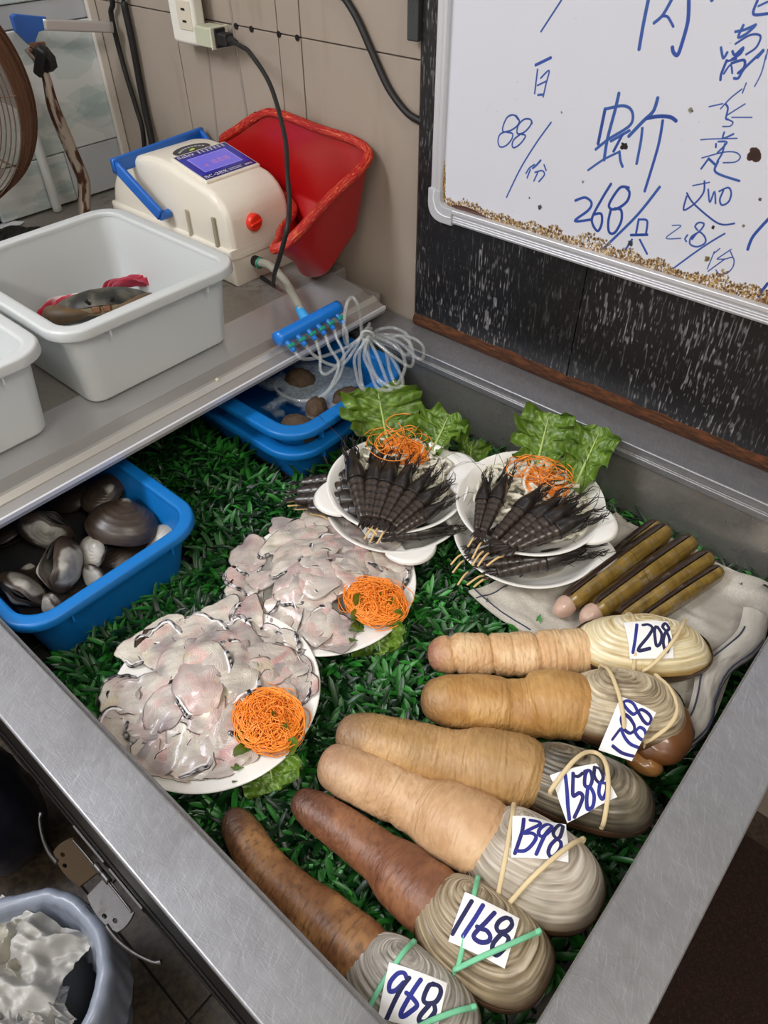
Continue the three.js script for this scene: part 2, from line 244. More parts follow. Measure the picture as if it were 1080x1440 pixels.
// ---------- black panel and whiteboard on the back wall ----------
{
  const drip = (k) => tex(1024, 1024, (u, v) => { const q = u + 0.012 * pn(u, v, 8, 8, 3), a = pn(q, v, 150, 40, 7 + k), c = pn(q, v, 230, 62, 9 + k), b = pfbm(u, v, 5, 4, 17 + k, 4), f = 0.35 + 0.65 * smooth(0.3, 0.6, b), s = f * (0.75 * smooth(0.66, 0.92, a) + 0.7 * smooth(0.7, 0.95, c)) + 0.5 * smooth(0.93, 0.98, pn(u, v, 160, 110, 27 + k)); return mix3([0.045, 0.042, 0.05], [0.56, 0.55, 0.55], clamp(s)); });
  const w = thing('black_panel', 'black boards streaked with white drips behind the whiteboard', 'panel');
  const bm = [0, 1].map((k) => MP({ color: 0xffffff, map: drip(k * 5), roughness: 0.45, clearcoat: 0.25, clearcoatRoughness: 0.3 }));
  for (const m of bm) m.map.repeat.set(2.4, 1.6);
  part('board', uvBox(boxAt(-0.848, -0.4925, 0.862, 2.0, -1.074, -1.06, 0.001)), bm[0], w); part('board', uvBox(boxAt(-0.4905, 0.6, 0.862, 2.0, -1.074, -1.06, 0.001)), bm[1], w);
  const rust = tex(256, 64, (u, v) => mix3([0.16, 0.09, 0.05], [0.46, 0.27, 0.14], pfbm(u, v, 24, 8, 51, 4)), { rx: 4 });
  const rg = surf(260, 8, (u, v) => { const x = mix(-0.849, 0.6, u), a = v * Math.PI, q = 0.0025 * fbm(x * 60, v * 5, 2); const top = 0.026 + 0.012 * (fbm(x * 26, 3.3) - 0.5); return [x, 0.851 + top * v, -1.06 + (0.004 + q) * Math.sin(a)]; });
  part('rusty_edge', rg, M({ map: rust, bumpMap: rust, bumpScale: 0.003, roughness: 1 }), w);
}
{ // whiteboard
const BOARD = `5:175 257 198 269|3:179 252 179 221|3:186 242 198 253 196 236 194 219|3:182 232 195 239|4:185 220 194 222|3:156 182 147 187 136 182 130 169 131 161 143 164 155 173 158 181 151 187|3:143 164 127 157 123 146 128 138 139 142 148 153 148 161 137 161|3:181 181 177 186 166 184 157 174 157 163 168 166 178 177 180 184|3:163 163 152 153 150 144 155 142 165 150 172 162 163 163|3:213 188 192 155 170 114 150 65|3:194 125 186 118 181 109|3:188 116 184 103|4:204 133 198 125 192 119|3:211 128 216 121|3:197 114 209 119 214 114 206 102|3:202 115 197 101|6:295 219 294 174|5:295 219 318 227 331 226 338 217 335 204 309 183 292 166|6:311 241 310 219 307 183 308 155|5:337 199 313 181|5:328 192 320 169|4:286 136 307 155 329 170|5:329 170 333 159 338 152|6:367 244 365 228 354 214 338 192|6:358 218 373 223 390 225 399 222|5:355 205 357 189 358 160|5:381 219 383 187 379 127|5:274 89 289 97 301 92 298 80 279 59 306 68|5:326 125 317 103 307 73 310 61 320 54 324 66 320 80 308 76|5:354 126 341 123 330 99 333 91 344 94 356 107 357 120 349 126|5:334 89 334 71 339 57 348 59 354 78 350 93 340 93|5:399 137 375 90 334 29|4:380 87 381 66|4:381 87 393 88 396 70|5:374 62 398 69|4:377 56 370 37|4:389 59 405 42|5:356 350 349 334 340 325|4:349 333 356 333 366 324|6:378 352 383 331 382 306 380 295 374 297 371 302|4:459 359 459 346 475 348|3:462 354 471 359|4:444 327 454 330 465 336|4:451 334 449 322 457 326 464 334|3:448 315 461 325 471 327 475 324 473 314 464 306|4:432 309 438 299 441 305|4:447 307 451 304 458 312 457 306 449 299|4:443 297 441 282 442 276|3:443 296 454 300|3:444 283 449 293 454 285|4:450 295 463 300 466 293 461 286|4:458 280 463 281 467 292 482 312|5:478 305 482 312|2:487 308 488 290 485 275|2:487 314 488 304|2:474 277 473 266|2:471 270 461 259 452 245|2:437 245 453 251|3:457 251 461 247 462 236 465 235|2:462 239 480 255|2:469 238 493 242|2:464 235 472 233 470 228 461 226|2:438 206 454 210 483 216|3:465 220 466 213 477 220|3:459 205 460 201|3:461 208 472 209 464 195|3:470 207 470 195 467 185|2:446 185 471 197 486 200 494 196 490 189 475 185|3:455 186 449 172|4:455 186 467 180|4:468 185 467 174 477 170 502 168|2:444 149 465 158|3:458 158 461 144 454 128 443 116 440 119 440 134|3:439 138 452 127 485 112 500 110 513 115|3:466 149 473 134 475 148 481 134|3:481 150 491 157 497 151 497 140 490 134 485 140 486 152|2:431 91 443 93 427 72 448 77|3:456 84 454 78 457 75|3:461 79 466 88|3:468 94 463 98 466 104 473 105 474 101 470 92 462 83 463 73 474 72 483 80 480 88 470 92 464 80|3:505 99 489 82 473 63 449 32|2:505 78 499 69|2:499 72 497 46|2:520 81 506 64|2:520 78 526 71|2:506 63 516 66 526 71 530 60 525 48 515 44 509 48|2:516 66 499 43|5:553 131 542 105 541 87|5:581 50 576 32 577 29|6:326 348 326 322 327 295|3:203 337 177 298`;
  const SPOTS = [[334, 179, 10.0, 'rgba(20,16,14,.95)'], [510, 201, 16.0, 'rgba(62,36,28,.95)'], [510, 201, 14.0, 'rgba(50,28,22,.9)'], [414, 237, 7.0, 'rgba(120,120,100,.35)'], [417, 237, 3.0, 'rgba(60,60,50,.7)'], [487, 103, 4.8, 'rgba(40,35,28,.9)'], [535, 152, 4.0, 'rgba(70,62,52,.8)'], [526, 115, 4.0, 'rgba(110,105,95,.6)'], [376, 50, 8.0, 'rgba(50,50,55,.6)'], [493, 59, 8.0, 'rgba(100,85,45,.5)'], [214, 64, 8.0, 'rgba(50,55,60,.5)'], [281, 118, 4.0, 'rgba(110,110,110,.5)'], [228, 204, 3.2, 'rgba(100,100,105,.6)'], [193, 74, 3.2, 'rgba(70,70,75,.7)']];
  const t = thing('whiteboard', 'white menu board with blue handwritten prices in a grey metal frame', 'whiteboard');
  const X0 = -0.8, Y0 = 1.094, W = 1.02, H = 0.72, S = 2000;
  const bt = canvasTex(Math.round(W * S), Math.round(H * S), (c, w, h) => {
    c.fillStyle = '#d4d6df'; c.fillRect(0, 0, w, h); seed(31);
    for (let k = 0; k < 240; k++) { c.fillStyle = `rgba(120,120,115,${rr(0.05, 0.3)})`; c.beginPath(); c.arc(rnd() * w, rnd() * h, rr(0.6, 2.2), 0, 7); c.fill(); }
    const map = (x, y) => [x * S / 1000, h - y * S / 1000];
    penLines(c, BOARD, map, 1.55, () => ['#2a4c9e', '#234493', '#31559f'][Math.floor(rnd() * 3)]);
    // the tops of strokes that run out of the picture
    penLines(c, '6:317 350 322 420|5:352 352 360 400|6:406 355 406 430|3:200 340 215 380', map, 1.55, '#2a4c9e');
    // rust holes and blemishes, each a stain with its own edge
    const spot = (x, y, r, col, n = 14) => { const [px, py] = map(x, y); for (let k = 0; k < n; k++) { c.fillStyle = col; c.beginPath(); c.ellipse(px + rr(-0.6, 0.6) * r, py + rr(-0.6, 0.6) * r, r * rr(0.3, 0.7), r * rr(0.3, 0.7), rnd() * 3, 0, 7); c.fill(); } };
    for (const [x, y, r, col] of SPOTS) spot(x, y, r, col);
    // brown crust along the bottom and up the left corner
    for (let k = 0; k < 9500; k++) { const x = Math.pow(rnd(), 0.9) * w, m = 12 + 62 * Math.pow(fbm(x / 45, 1.7), 1.5) + 22 * fbm(x / 9, 5.2) * fbm(x / 45, 1.7); const y = 38 + m * Math.pow(rnd(), 1.7); c.fillStyle = ['rgba(60,36,20,.75)', 'rgba(138,98,40,.7)', 'rgba(178,138,66,.6)', 'rgba(196,176,130,.5)', 'rgba(84,56,26,.75)'][Math.floor(rnd() * 5)]; c.beginPath(); c.ellipse(x, h - y, rr(0.8, 3.6), rr(1, 5), rr(-0.5, 0.5), 0, 7); c.fill(); }
    for (let k = 0; k < 900; k++) { const y = 40 + rnd() * rnd() * 150, x = 38 + rnd() * 16 * (1 - y / 260); c.fillStyle = ['rgba(150,105,30,.7)', 'rgba(196,150,60,.7)', 'rgba(80,55,25,.6)', 'rgba(225,215,190,.6)'][k % 4]; c.beginPath(); c.ellipse(x, h - y, rr(1, 3), rr(1.5, 4), 0, 0, 7); c.fill(); }
    c.fillStyle = '#4a2a1c'; c.beginPath(); c.moveTo(...map(40, 26)); c.quadraticCurveTo(...map(70, 36), ...map(118, 23)); c.lineTo(...map(118, 18)); c.lineTo(...map(40, 20)); c.fill();
  });
  const g = new THREE.PlaneGeometry(W, H); g.translate(X0 + W / 2, Y0 + H / 2, -1.046);
  part('writing_surface', g, MP({ map: bt, roughness: 0.3, clearcoat: 0.4, clearcoatRoughness: 0.15 }), t);
  part('backing', boxAt(X0, X0 + W, Y0, Y0 + H, -1.06, -1.047, 0.001), M({ color: 0x8a8a8a, roughness: 0.8 }), t);
  const fm = M({ color: 0xd9dade, metalness: 0.45, roughness: 0.35 });
  part('frame_rail', join([boxAt(X0 + 0.04, X0 + W, Y0 + 0.014, Y0 + 0.022, -1.052, -1.036, 0.002), boxAt(X0 + 0.04, X0 + W, Y0 - 0.004, Y0 + 0.015, -1.06, -1.04, 0.003), ...[0, 1, 2].map((k) => boxAt(X0 + 0.045, X0 + W, Y0 + 0.0 + k * 0.004, Y0 + 0.0015 + k * 0.004, -1.042, -1.0385, 0.0006))]), fm, t);
  part('frame_rail', join([boxAt(X0 + 0.011, X0 + 0.019, Y0 + 0.04, Y0 + H, -1.052, -1.036, 0.002), boxAt(X0 - 0.004, X0 + 0.012, Y0 + 0.04, Y0 + H, -1.06, -1.04, 0.003)]), fm, t);
  { const sh = new THREE.Shape(), x = X0 - 0.004, y = Y0 - 0.004, k = 0.05; sh.moveTo(x, y + k); sh.lineTo(x, y + 0.032); sh.quadraticCurveTo(x, y, x + 0.032, y); sh.lineTo(x + k, y); sh.lineTo(x + k, y + 0.025); sh.lineTo(x + 0.04, y + 0.025); sh.quadraticCurveTo(x + 0.023, y + 0.025, x + 0.023, y + 0.042); sh.lineTo(x + 0.023, y + k); sh.closePath();
    const cg = new THREE.ExtrudeGeometry(sh, { depth: 0.022, bevelEnabled: true, bevelSize: 0.0018, bevelThickness: 0.0018, bevelSegments: 3, curveSegments: 16 }); cg.translate(0, 0, -1.059); part('corner_cap', cg, M({ color: 0xb4b6ba, roughness: 0.4 }), t);
    part('cap_ridge', sweep([[x + 0.0115, y + k, -1.0352], [x + 0.0115, y + 0.034, -1.0352], [x + 0.019, y + 0.018, -1.0352], [x + 0.034, y + 0.012, -1.0352], [x + k, y + 0.012, -1.0352]], 0.0013, { n: 30, ns: 8 }), M({ color: 0xe4e5e8, roughness: 0.35 }), t); }
}
{
  const b = single('wall_bracket', join([boxAt(-0.872, -0.849, 1.352, 1.7, -1.074, -1.05, 0.003)]), M({ color: 0x6d7076, metalness: 0.6, roughness: 0.5, map: grimeT }), 'dark grey metal bar standing on the wall beside the black panel', 'bracket');
}
// ---------- plastic tubs ----------
function tubParts(t, { w, d, h, taper = 0.022, lip = 0.016, th = 0.004, r = 0.045, lipH = 0.013 }, m, ribs = true) {
  const wo = w - 2 * lip, dn = d - 2 * lip, wb = wo - 2 * taper, db = dn - 2 * taper, rb = r * 0.75;
  part('body', loft([[0, 0, 0, 0], [0, wb - 0.02, db - 0.02, rb - 0.008], [0.001, wb - 0.008, db - 0.008, rb - 0.003], [0.006, wb, db, rb], [h * 0.5, mix(wb, wo, 0.5), mix(db, dn, 0.5), mix(rb, r, 0.5)], [h - 0.006, wo, dn, r],
    [h - 0.006, wo - 2 * th, dn - 2 * th, r - th], [h * 0.5, mix(wb, wo, 0.5) - 2 * th, mix(db, dn, 0.5) - 2 * th, mix(rb, r, 0.5) - th], [th + 0.006, wb - 2 * th, db - 2 * th, rb - th], [th + 0.001, wb - 2 * th - 0.008, db - 2 * th - 0.008, rb - th - 0.003], [th, wb - 2 * th - 0.02, db - 2 * th - 0.02, rb - th - 0.008], [th, 0, 0, 0]], 8, 8), m, t);
  const wi = wo - 2 * th - 0.002, di = dn - 2 * th - 0.002, q = 0.003;
  part('rim', loft([[h - 0.008, wi, di, r - th], [h - 0.003, wi, di, r - th], [h - 0.0005, wi + 2 * q * 0.6, di + 2 * q * 0.6, r], [h, wi + 4 * q, di + 4 * q, r + q], [h, w - 3 * q, d - 3 * q, r + lip - q], [h - 0.001, w - q, d - q, r + lip], [h - 0.004, w, d, r + lip], [h - lipH, w + 0.001, d + 0.001, r + lip], [h - lipH, w - 0.005, d - 0.005, r + lip - 0.002], [h - 0.006, w - 0.006, d - 0.006, r + lip - 0.003], [h - 0.007, wi, di, r - th]], 8, 8), m, t);
  if (ribs) for (const s of [-1, 1]) part('rib', boxAt(wo / 2 - 0.004, w / 2 - 0.002, h - 0.03, h - 0.006, s * d * 0.27 - 0.0015, s * d * 0.27 + 0.0015, 0.001), m, t);
}
const blueM = MP({ color: 0x0e70bc, roughness: 0.42, clearcoat: 0.15, clearcoatRoughness: 0.4, specularIntensity: 0.7 });
const whiteTubM = MP({ color: 0xdbdfde, roughness: 0.36, transmission: 0.22, thickness: 0, clearcoat: 0.2, clearcoatRoughness: 0.3 });
const redM = MP({ color: 0xa50509, roughness: 0.4, clearcoat: 0.2 });
{ // blue tubs
  const c = thing('plastic_tub', 'blue plastic tub full of dark clams under the overhanging counter edge', 'tub', [-0.955, 0.7, -0.268]);
  tubParts(c, { w: 0.43, d: 0.315, h: 0.125 }, blueM);
  const lo = thing('plastic_tub', 'lower of the two nested blue tubs, standing on the grass', 'tub', [-0.98, 0.69, -0.797]); tubParts(lo, { w: 0.425, d: 0.332, h: 0.095, taper: 0.016, lip: 0.024 }, blueM);
  const up = thing('plastic_tub', 'upper nested blue tub holding water, air lines and shellfish', 'tub', [-0.98, 0.712, -0.797]); tubParts(up, { w: 0.425, d: 0.332, h: 0.118, lip: 0.024 }, blueM);
  const water = MP({ color: 0xe4f0f4, transmission: 1, thickness: 0, roughness: 0.03, ior: 1.33 });
  seed(3);
  single('water', surf(60, 40, (u, v) => [mix(-1.155, -0.803, u), 0.797 + 0.0022 * (fbm(u * 22, v * 16, 1) - 0.5), mix(-0.932, -0.662, v)], { flip: true }), water, 'rippled clear water filling the upper nested blue tub', 'water');
  // churned foam bubbles
  const fa = tex(512, 512, (u, v) => { const x = mix(-1.12, -0.80, u), z = mix(-0.94, -0.69, v), e = Math.hypot((x + 0.9) / 0.14, (z + 0.82) / 0.115), n = fbm(x * 34, z * 34, 4, 4), f = fbm(x * 260, z * 260, 2, 2); return smooth(0.95, 0.45, e + 1.3 * (n - 0.5)) * (0.35 + 0.4 * f) ; }, { srgb: false }); fa.wrapS = fa.wrapT = THREE.ClampToEdgeWrapping;
  const foam = single('foam', surf(80, 60, (u, v) => { const x = mix(-1.12, -0.805, u), z = mix(-0.93, -0.69, v); return [x, 0.7992 + 0.0016 * fbm(x * 90, z * 90, 2, 3), z]; }, { flip: true }), MP({ color: 0xa9b6c0, roughness: 0.5, alphaMap: fa, transparent: true, depthWrite: false }), 'greyish foam floating on the water of the blue tub', 'foam'); foam.userData.kind = 'stuff';
  // knobbly brown shellfish under the surface
  const am = M({ color: 0x6b5a46, roughness: 0.8, vertexColors: true });
  const lump = (label, x, z, a, b, turn, s) => { const t = thing('abalone', label, 'shellfish', [x, 0.772, z], turn, 'brown shellfish in the blue water tub'); const g = surf(40, 24, (u, v) => { const th = u * 6.283, ph = v * Math.PI, r = 1 + 0.22 * (fbm(Math.cos(th) * 2 * Math.sin(ph) + s, Math.sin(th) * 2 * Math.sin(ph), Math.cos(ph) * 2) - 0.5) + 0.12 * (fbm(Math.cos(th) * 9 * Math.sin(ph) + s, Math.sin(th) * 9 * Math.sin(ph), Math.cos(ph) * 9, 2) - 0.5); return [Math.cos(th) * Math.sin(ph) * a * r, 0.02 + Math.cos(ph) * 0.03 * r, Math.sin(th) * Math.sin(ph) * b * r]; }, { closed: true, flip: true, color: (u, v, p) => { const n = fbm(p[0] * 300 + s, p[1] * 300, p[2] * 300, 2); return mix3([0.2, 0.15, 0.11], [0.7, 0.6, 0.5], n); } }); part('shell', g, am, t); part('foot', moved(new THREE.SphereGeometry(1, 18, 10).scale(a * 0.8, 0.008, b * 0.8), 0, -0.008, 0), M({ color: 0x3c3128, roughness: 0.7 }), t); };
  lump('brown knobbly shellfish nearest the front corner of the water tub', -0.83, -0.70, 0.036, 0.026, 0.2, 1);
  lump('brown shellfish half under foam next to the front corner one', -0.845, -0.763, 0.022, 0.03, 0.6, 4);
  lump('brown shellfish against the inner side wall under the hose loops', -0.822, -0.828, 0.026, 0.034, -0.4, 7);
  lump('brown shellfish under the ring of hose in the foam', -0.94, -0.812, 0.034, 0.028, 0.3, 9);
}
{ // white tubs on the counter
  const b = thing('plastic_tub', 'milky white plastic tub with a dark crab inside', 'tub', [-1.176, 0.911, -0.566]); tubParts(b, { w: 0.405, d: 0.352, h: 0.15, taper: 0.014, r: 0.035, lip: 0.018, lipH: 0.016, th: 0.004 }, whiteTubM);
  const a = thing('plastic_tub', 'empty milky white tub cut off by the edge of the picture', 'tub', [-1.176, 0.911, -0.2]); tubParts(a, { w: 0.405, d: 0.352, h: 0.15, taper: 0.014, r: 0.035, lip: 0.018, lipH: 0.016, th: 0.004 }, whiteTubM);
  // red tub, bent out of shape, leaning on the wall behind the pump
  const r = thing('plastic_tub', 'red plastic tub with a scuffed rim leaning against the tiles', 'tub', [-1.1, 0.915, -1.0]);
  const rel = (l) => new THREE.CatmullRomCurve3(l.map(([x, y, z]) => V(x + 1.1, y - 0.915, z + 1.0)), true, 'centripetal');
  const top = rel([[-1.275, 1.172, -1.058], [-1.235, 1.186, -1.06], [-1.1, 1.18, -1.06], [-0.985, 1.172, -1.06], [-0.955, 1.16, -1.045], [-0.956, 1.112, -0.93], [-0.965, 1.062, -0.83], [-0.985, 1.052, -0.822], [-1.03, 1.04, -0.872], [-1.1, 1.02, -0.94], [-1.17, 1.02, -1.04], [-1.3, 1.06, -1.052], [-1.4, 1.1, -1.055], [-1.345, 1.135, -1.058]]);
  const bot = rel([[-1.2, 1.03, -1.064], [-1.17, 1.035, -1.064], [-1.1, 1.032, -1.064], [-1.02, 1.03, -1.062], [-0.995, 1.02, -1.05], [-0.984, 0.995, -1.0], [-0.985, 0.962, -0.95], [-1.0, 0.952, -0.943], [-1.04, 0.938, -0.945], [-1.09, 0.935, -0.965], [-1.14, 0.955, -1.01], [-1.18, 0.985, -1.05], [-1.22, 1.0, -1.06], [-1.21, 1.02, -1.063]]);
  const N = 168, TP = [], BP = []; for (let i = 0; i < N; i++) { TP.push(top.getPoint(i / N)); BP.push(bot.getPoint(i / N)); }
  const cB = BP.reduce((q, v) => q.add(v), V(0, 0, 0)).multiplyScalar(1 / N), cT = TP.reduce((q, v) => q.add(v), V(0, 0, 0)).multiplyScalar(1 / N);
  const inward = (v, c, d) => v.clone().add(c.clone().sub(v).normalize().multiplyScalar(d)), wallAt = (i, h, d) => inward(BP[i].clone().lerp(TP[i], h), cB.clone().lerp(cT, h), d);
  const rows = [[-1], [0, 0], [0.03, 0], [0.5, 0], [1, 0], [1, 0.004], [0.5, 0.004], [0.06, 0.004], [0.03, 0.012], [0.03, 0.05], [-2]], up = V(0, 0.004, 0.003);
  part('body', surf(N, rows.length - 1, (u, v) => { const i = Math.round(u * N) % N, q = rows[Math.round(v * (rows.length - 1))]; const w = q[0] === -1 ? cB : q[0] === -2 ? cB.clone().add(up) : wallAt(i, q[0], q[1]); return w.toArray(); }, { closed: true }), redM, r);
  const scuff = tex(256, 256, (u, v) => mix3([0.64, 0.03, 0.03], [0.86, 0.5, 0.28], smooth(0.5, 0.8, pfbm(u, v, 40, 40, 91, 4)))); scuff.repeat.set(30, 3);
  part('rim', sweep(TP.filter((_, i) => i % 4 === 0), (q, an) => 0.0095 * (0.75 + 0.25 * Math.abs(Math.cos(an))), { n: 200, ns: 14, closedPath: true, caps: false }), MP({ map: scuff, roughness: 0.55 }), r);
}

// ---------- bivalves ----------
const shellM = MP({ color: 0xffffff, vertexColors: true, roughness: 0.42, clearcoat: 0.35, clearcoatRoughness: 0.35 });
const sgn = (a, p) => Math.sign(a) * Math.pow(Math.abs(a), p);
const outlineOf = (o) => (th) => { const k = 1 + (o.wob ?? 0.03) * Math.sin(2 * th + o.s) + 0.02 * Math.sin(3 * th + o.s * 2); return [o.la * sgn(Math.cos(th), o.pw ?? 0.82) * k, o.lb * sgn(Math.sin(th), o.pw ?? 0.82) * k]; };
function domeOf(o) { return (x, z) => { const p = 2 / (o.pw ?? 0.82), q = Math.pow(Math.pow(Math.abs(x / o.la), p) + Math.pow(Math.abs(z / o.lb), p), 1 / p); const ux = x - o.umbo[0], uz = z - o.umbo[1], e = Math.exp(-(ux * ux + uz * uz) / (0.03 * o.la * o.la + 0.0001)); return o.H * Math.pow(Math.max(0, 1 - Math.pow(Math.min(1, q), 2.3)), 0.62) + (o.beak ?? 0.004) * e; }; }
function valve(o, side = 1, nu = 110, nv = 90) {
  const out = outlineOf(o), dome = domeOf(o);
  const f = (u, v) => { const [ox, oz] = out(u * 6.2832), t = 1e-3 + v * 0.999, x = mix(o.umbo[0], ox, t), z = mix(o.umbo[1], oz, t); const w = t + 0.04 * (fbm(u * 0 + Math.cos(u * 6.283) * 1.4 + o.s, Math.sin(u * 6.283) * 1.4, 2) - 0.5); const rg = (o.ridge ?? 0.0011) * (Math.sin(w * (o.nr ?? 70)) * 0.45 + 0.75 * (fbm(w * 34, Math.cos(u * 6.283) * 0.8 + o.s, Math.sin(u * 6.283) * 0.8, 3) - 0.5)) * smooth(0, 0.25, v); return [x, side * (dome(x, z) + rg), z]; };
  return surf(nu, nv, f, { closed: true, flip: side > 0, color: (u, v, p) => { const a = u * 6.2832, ca = Math.cos(a), sa = Math.sin(a), t = v + 0.04 * (fbm(ca * 1.4 + o.s, sa * 1.4, 2) - 0.5); return o.color(t, ca, sa, p); } });
}
const shellColor = (s, lo, md, hi, edge, dirt = 0.5) => (t, ca, sa, p) => { const b = fbm(t * 30, ca * 1.1 + s, sa * 1.1, 3) * 0.55 + fbm(t * 62, ca * 1.0 + s, sa, 2) * 0.45, f = fbm(t * 150, ca * 1.2 + s, sa * 1.2, 2), g = fbm(p[0] * 45 + s, p[2] * 45, 3, 4); let c = b < 0.5 ? mix3(lo, md, smooth(0.25, 0.5, b)) : mix3(md, hi, smooth(0.5, 0.72, b)); c = mul3(c, 0.78 + 0.44 * f); c = mix3(c, mul3(lo, 0.75), dirt * smooth(0.5, 0.72, g)); return mix3(c, edge, smooth(0.93, 1.0, t)); };

{ // dark clams in the tub: brown skin worn white at the beak
  const clamCol = (s, white) => (t, ca, sa, p) => { const n = fbm(p[0] * 60 + s, p[2] * 60, 5, 4), str = fbm(t * 40, ca * 3 + s, sa * 3, 3); const dark = mix3([0.014, 0.009, 0.007], [0.075, 0.05, 0.034], str), pale = mix3([0.24, 0.225, 0.19], [0.5, 0.48, 0.43], fbm(p[0] * 140, p[2] * 140 + s, 1, 3)); return mix3(pale, dark, smooth(white - 0.12, white + 0.08, t + 0.55 * (n - 0.5))); };
  const hinge = M({ color: 0x120d0a, roughness: 0.6 });
  const clam = (label, pos, rot, L, white, s, um, fat = 0.42) => {
    const t = thing('clam', label, 'clam', pos, 0, 'dark clams in the blue tub'); if (rot.length === 2) { const Z = V(...rot[0]).normalize().negate(), Y = V(...rot[1]); Y.addScaledVector(Z, -Y.dot(Z)).normalize(); t.quaternion.setFromRotationMatrix(new THREE.Matrix4().makeBasis(Y.clone().cross(Z), Y, Z)); } else t.rotation.set(...rot);
    const o = { la: L, lb: L * 0.8, H: L * fat, umbo: um ? [um[0] * L, um[1] * L] : [-L * 0.12, -L * 0.6], s, beak: L * 0.16, ridge: white > 0.6 ? 0.00025 : 0.00055, nr: 46, pw: 0.95, color: clamCol(s, white) };
    part('valve', valve(o, 1, 60, 44), shellM, t); part('valve', valve(o, -1, 60, 44), shellM, t);
    part('hinge', moved(new THREE.SphereGeometry(1, 14, 8).scale(L * 0.4, L * 0.07, L * 0.1), 0, 0, -L * 0.72), hinge, t);
  };
  const P = Math.PI;
  clam('clam with its two white worn beaks turned up, in the middle of the tub', [-0.872, 0.778, -0.235], [[-0.1, 0.95, 0.15], [-0.749, 0.0, 0.66]], 0.047, 0.66, 1, [0.55, -0.42], 0.56);
  clam('mottled pale clam just behind the one with two white beaks', [-0.955, 0.782, -0.255], [[0.5, 0.6, -0.5], [0.65, 0.5, -0.2]], 0.046, 0.6, 2);
  clam('largest dark ringed clam near the far end of the tub', [-0.872, 0.782, -0.345], [[-0.6, 0.15, -0.8], [0.5, 0.82, 0.25]], 0.056, 0.04, 3, [-0.1, -0.7], 0.5);
  clam('round whitish clam between the middle clam and the large dark one', [-0.872, 0.768, -0.283], [0.4, -0.6, -0.2], 0.029, 0.95, 4);
  clam('grey-white clam in the corner nearest the customer', [-0.885, 0.766, -0.172], [[0.6, 0.7, 0.5], [0.2, 0.7, -0.6]], 0.042, 0.7, 5);
  clam('small white-beaked clam by the front wall of the tub', [-0.832, 0.752, -0.188], [0.5, 1.9, 0.9], 0.026, 0.8, 6);
  clam('smallest white clam at the near corner of the tub', [-0.812, 0.75, -0.163], [0.9, 1.2, 0.2], 0.02, 0.95, 7);
  clam('small pale clam touching the long front wall', [-0.834, 0.756, -0.26], [1.0, 2.6, 0.4], 0.024, 0.85, 8);
  clam('white end of a clam at the far short wall', [-0.828, 0.758, -0.378], [0.3, 0.9, 0.2], 0.027, 1.1, 9);
  clam('blackish clam half hidden in the shadow of the counter lip', [-0.972, 0.775, -0.372], [0.4, -1.4, 0.2], 0.044, 0.25, 10);
  clam('very dark clam deep under the counter edge at the back', [-1.03, 0.755, -0.34], [0.2, 0.5, 0.1], 0.045, 0.2, 11);
  clam('dark clam at the shaded end beside the mottled one', [-1.03, 0.76, -0.225], [0.3, 2.2, -0.3], 0.042, 0.4, 12);
  clam('dark clam low between the big ringed one and the wall', [-0.86, 0.735, -0.31], [0.1, 1.2, 0.1], 0.036, 0.2, 13);
  clam('dark clam below the grey-white corner one', [-0.93, 0.735, -0.19], [0.1, 0.2, 0.2], 0.038, 0.25, 14);
  clam('dark clam at the bottom under the middle clam', [-0.83, 0.73, -0.225], [0.0, 2.9, 0.1], 0.032, 0.3, 15);
  single('water', surf(20, 16, (u, v) => [mix(-1.125, -0.79, u), 0.742 + 0.001 * fbm(u * 9, v * 9), mix(-0.385, -0.15, v)], { flip: true }), MP({ color: 0x8f8378, transmission: 0.9, roughness: 0.04, thickness: 0, ior: 1.33 }), 'shallow murky water around the clams in the blue tub', 'water');
}
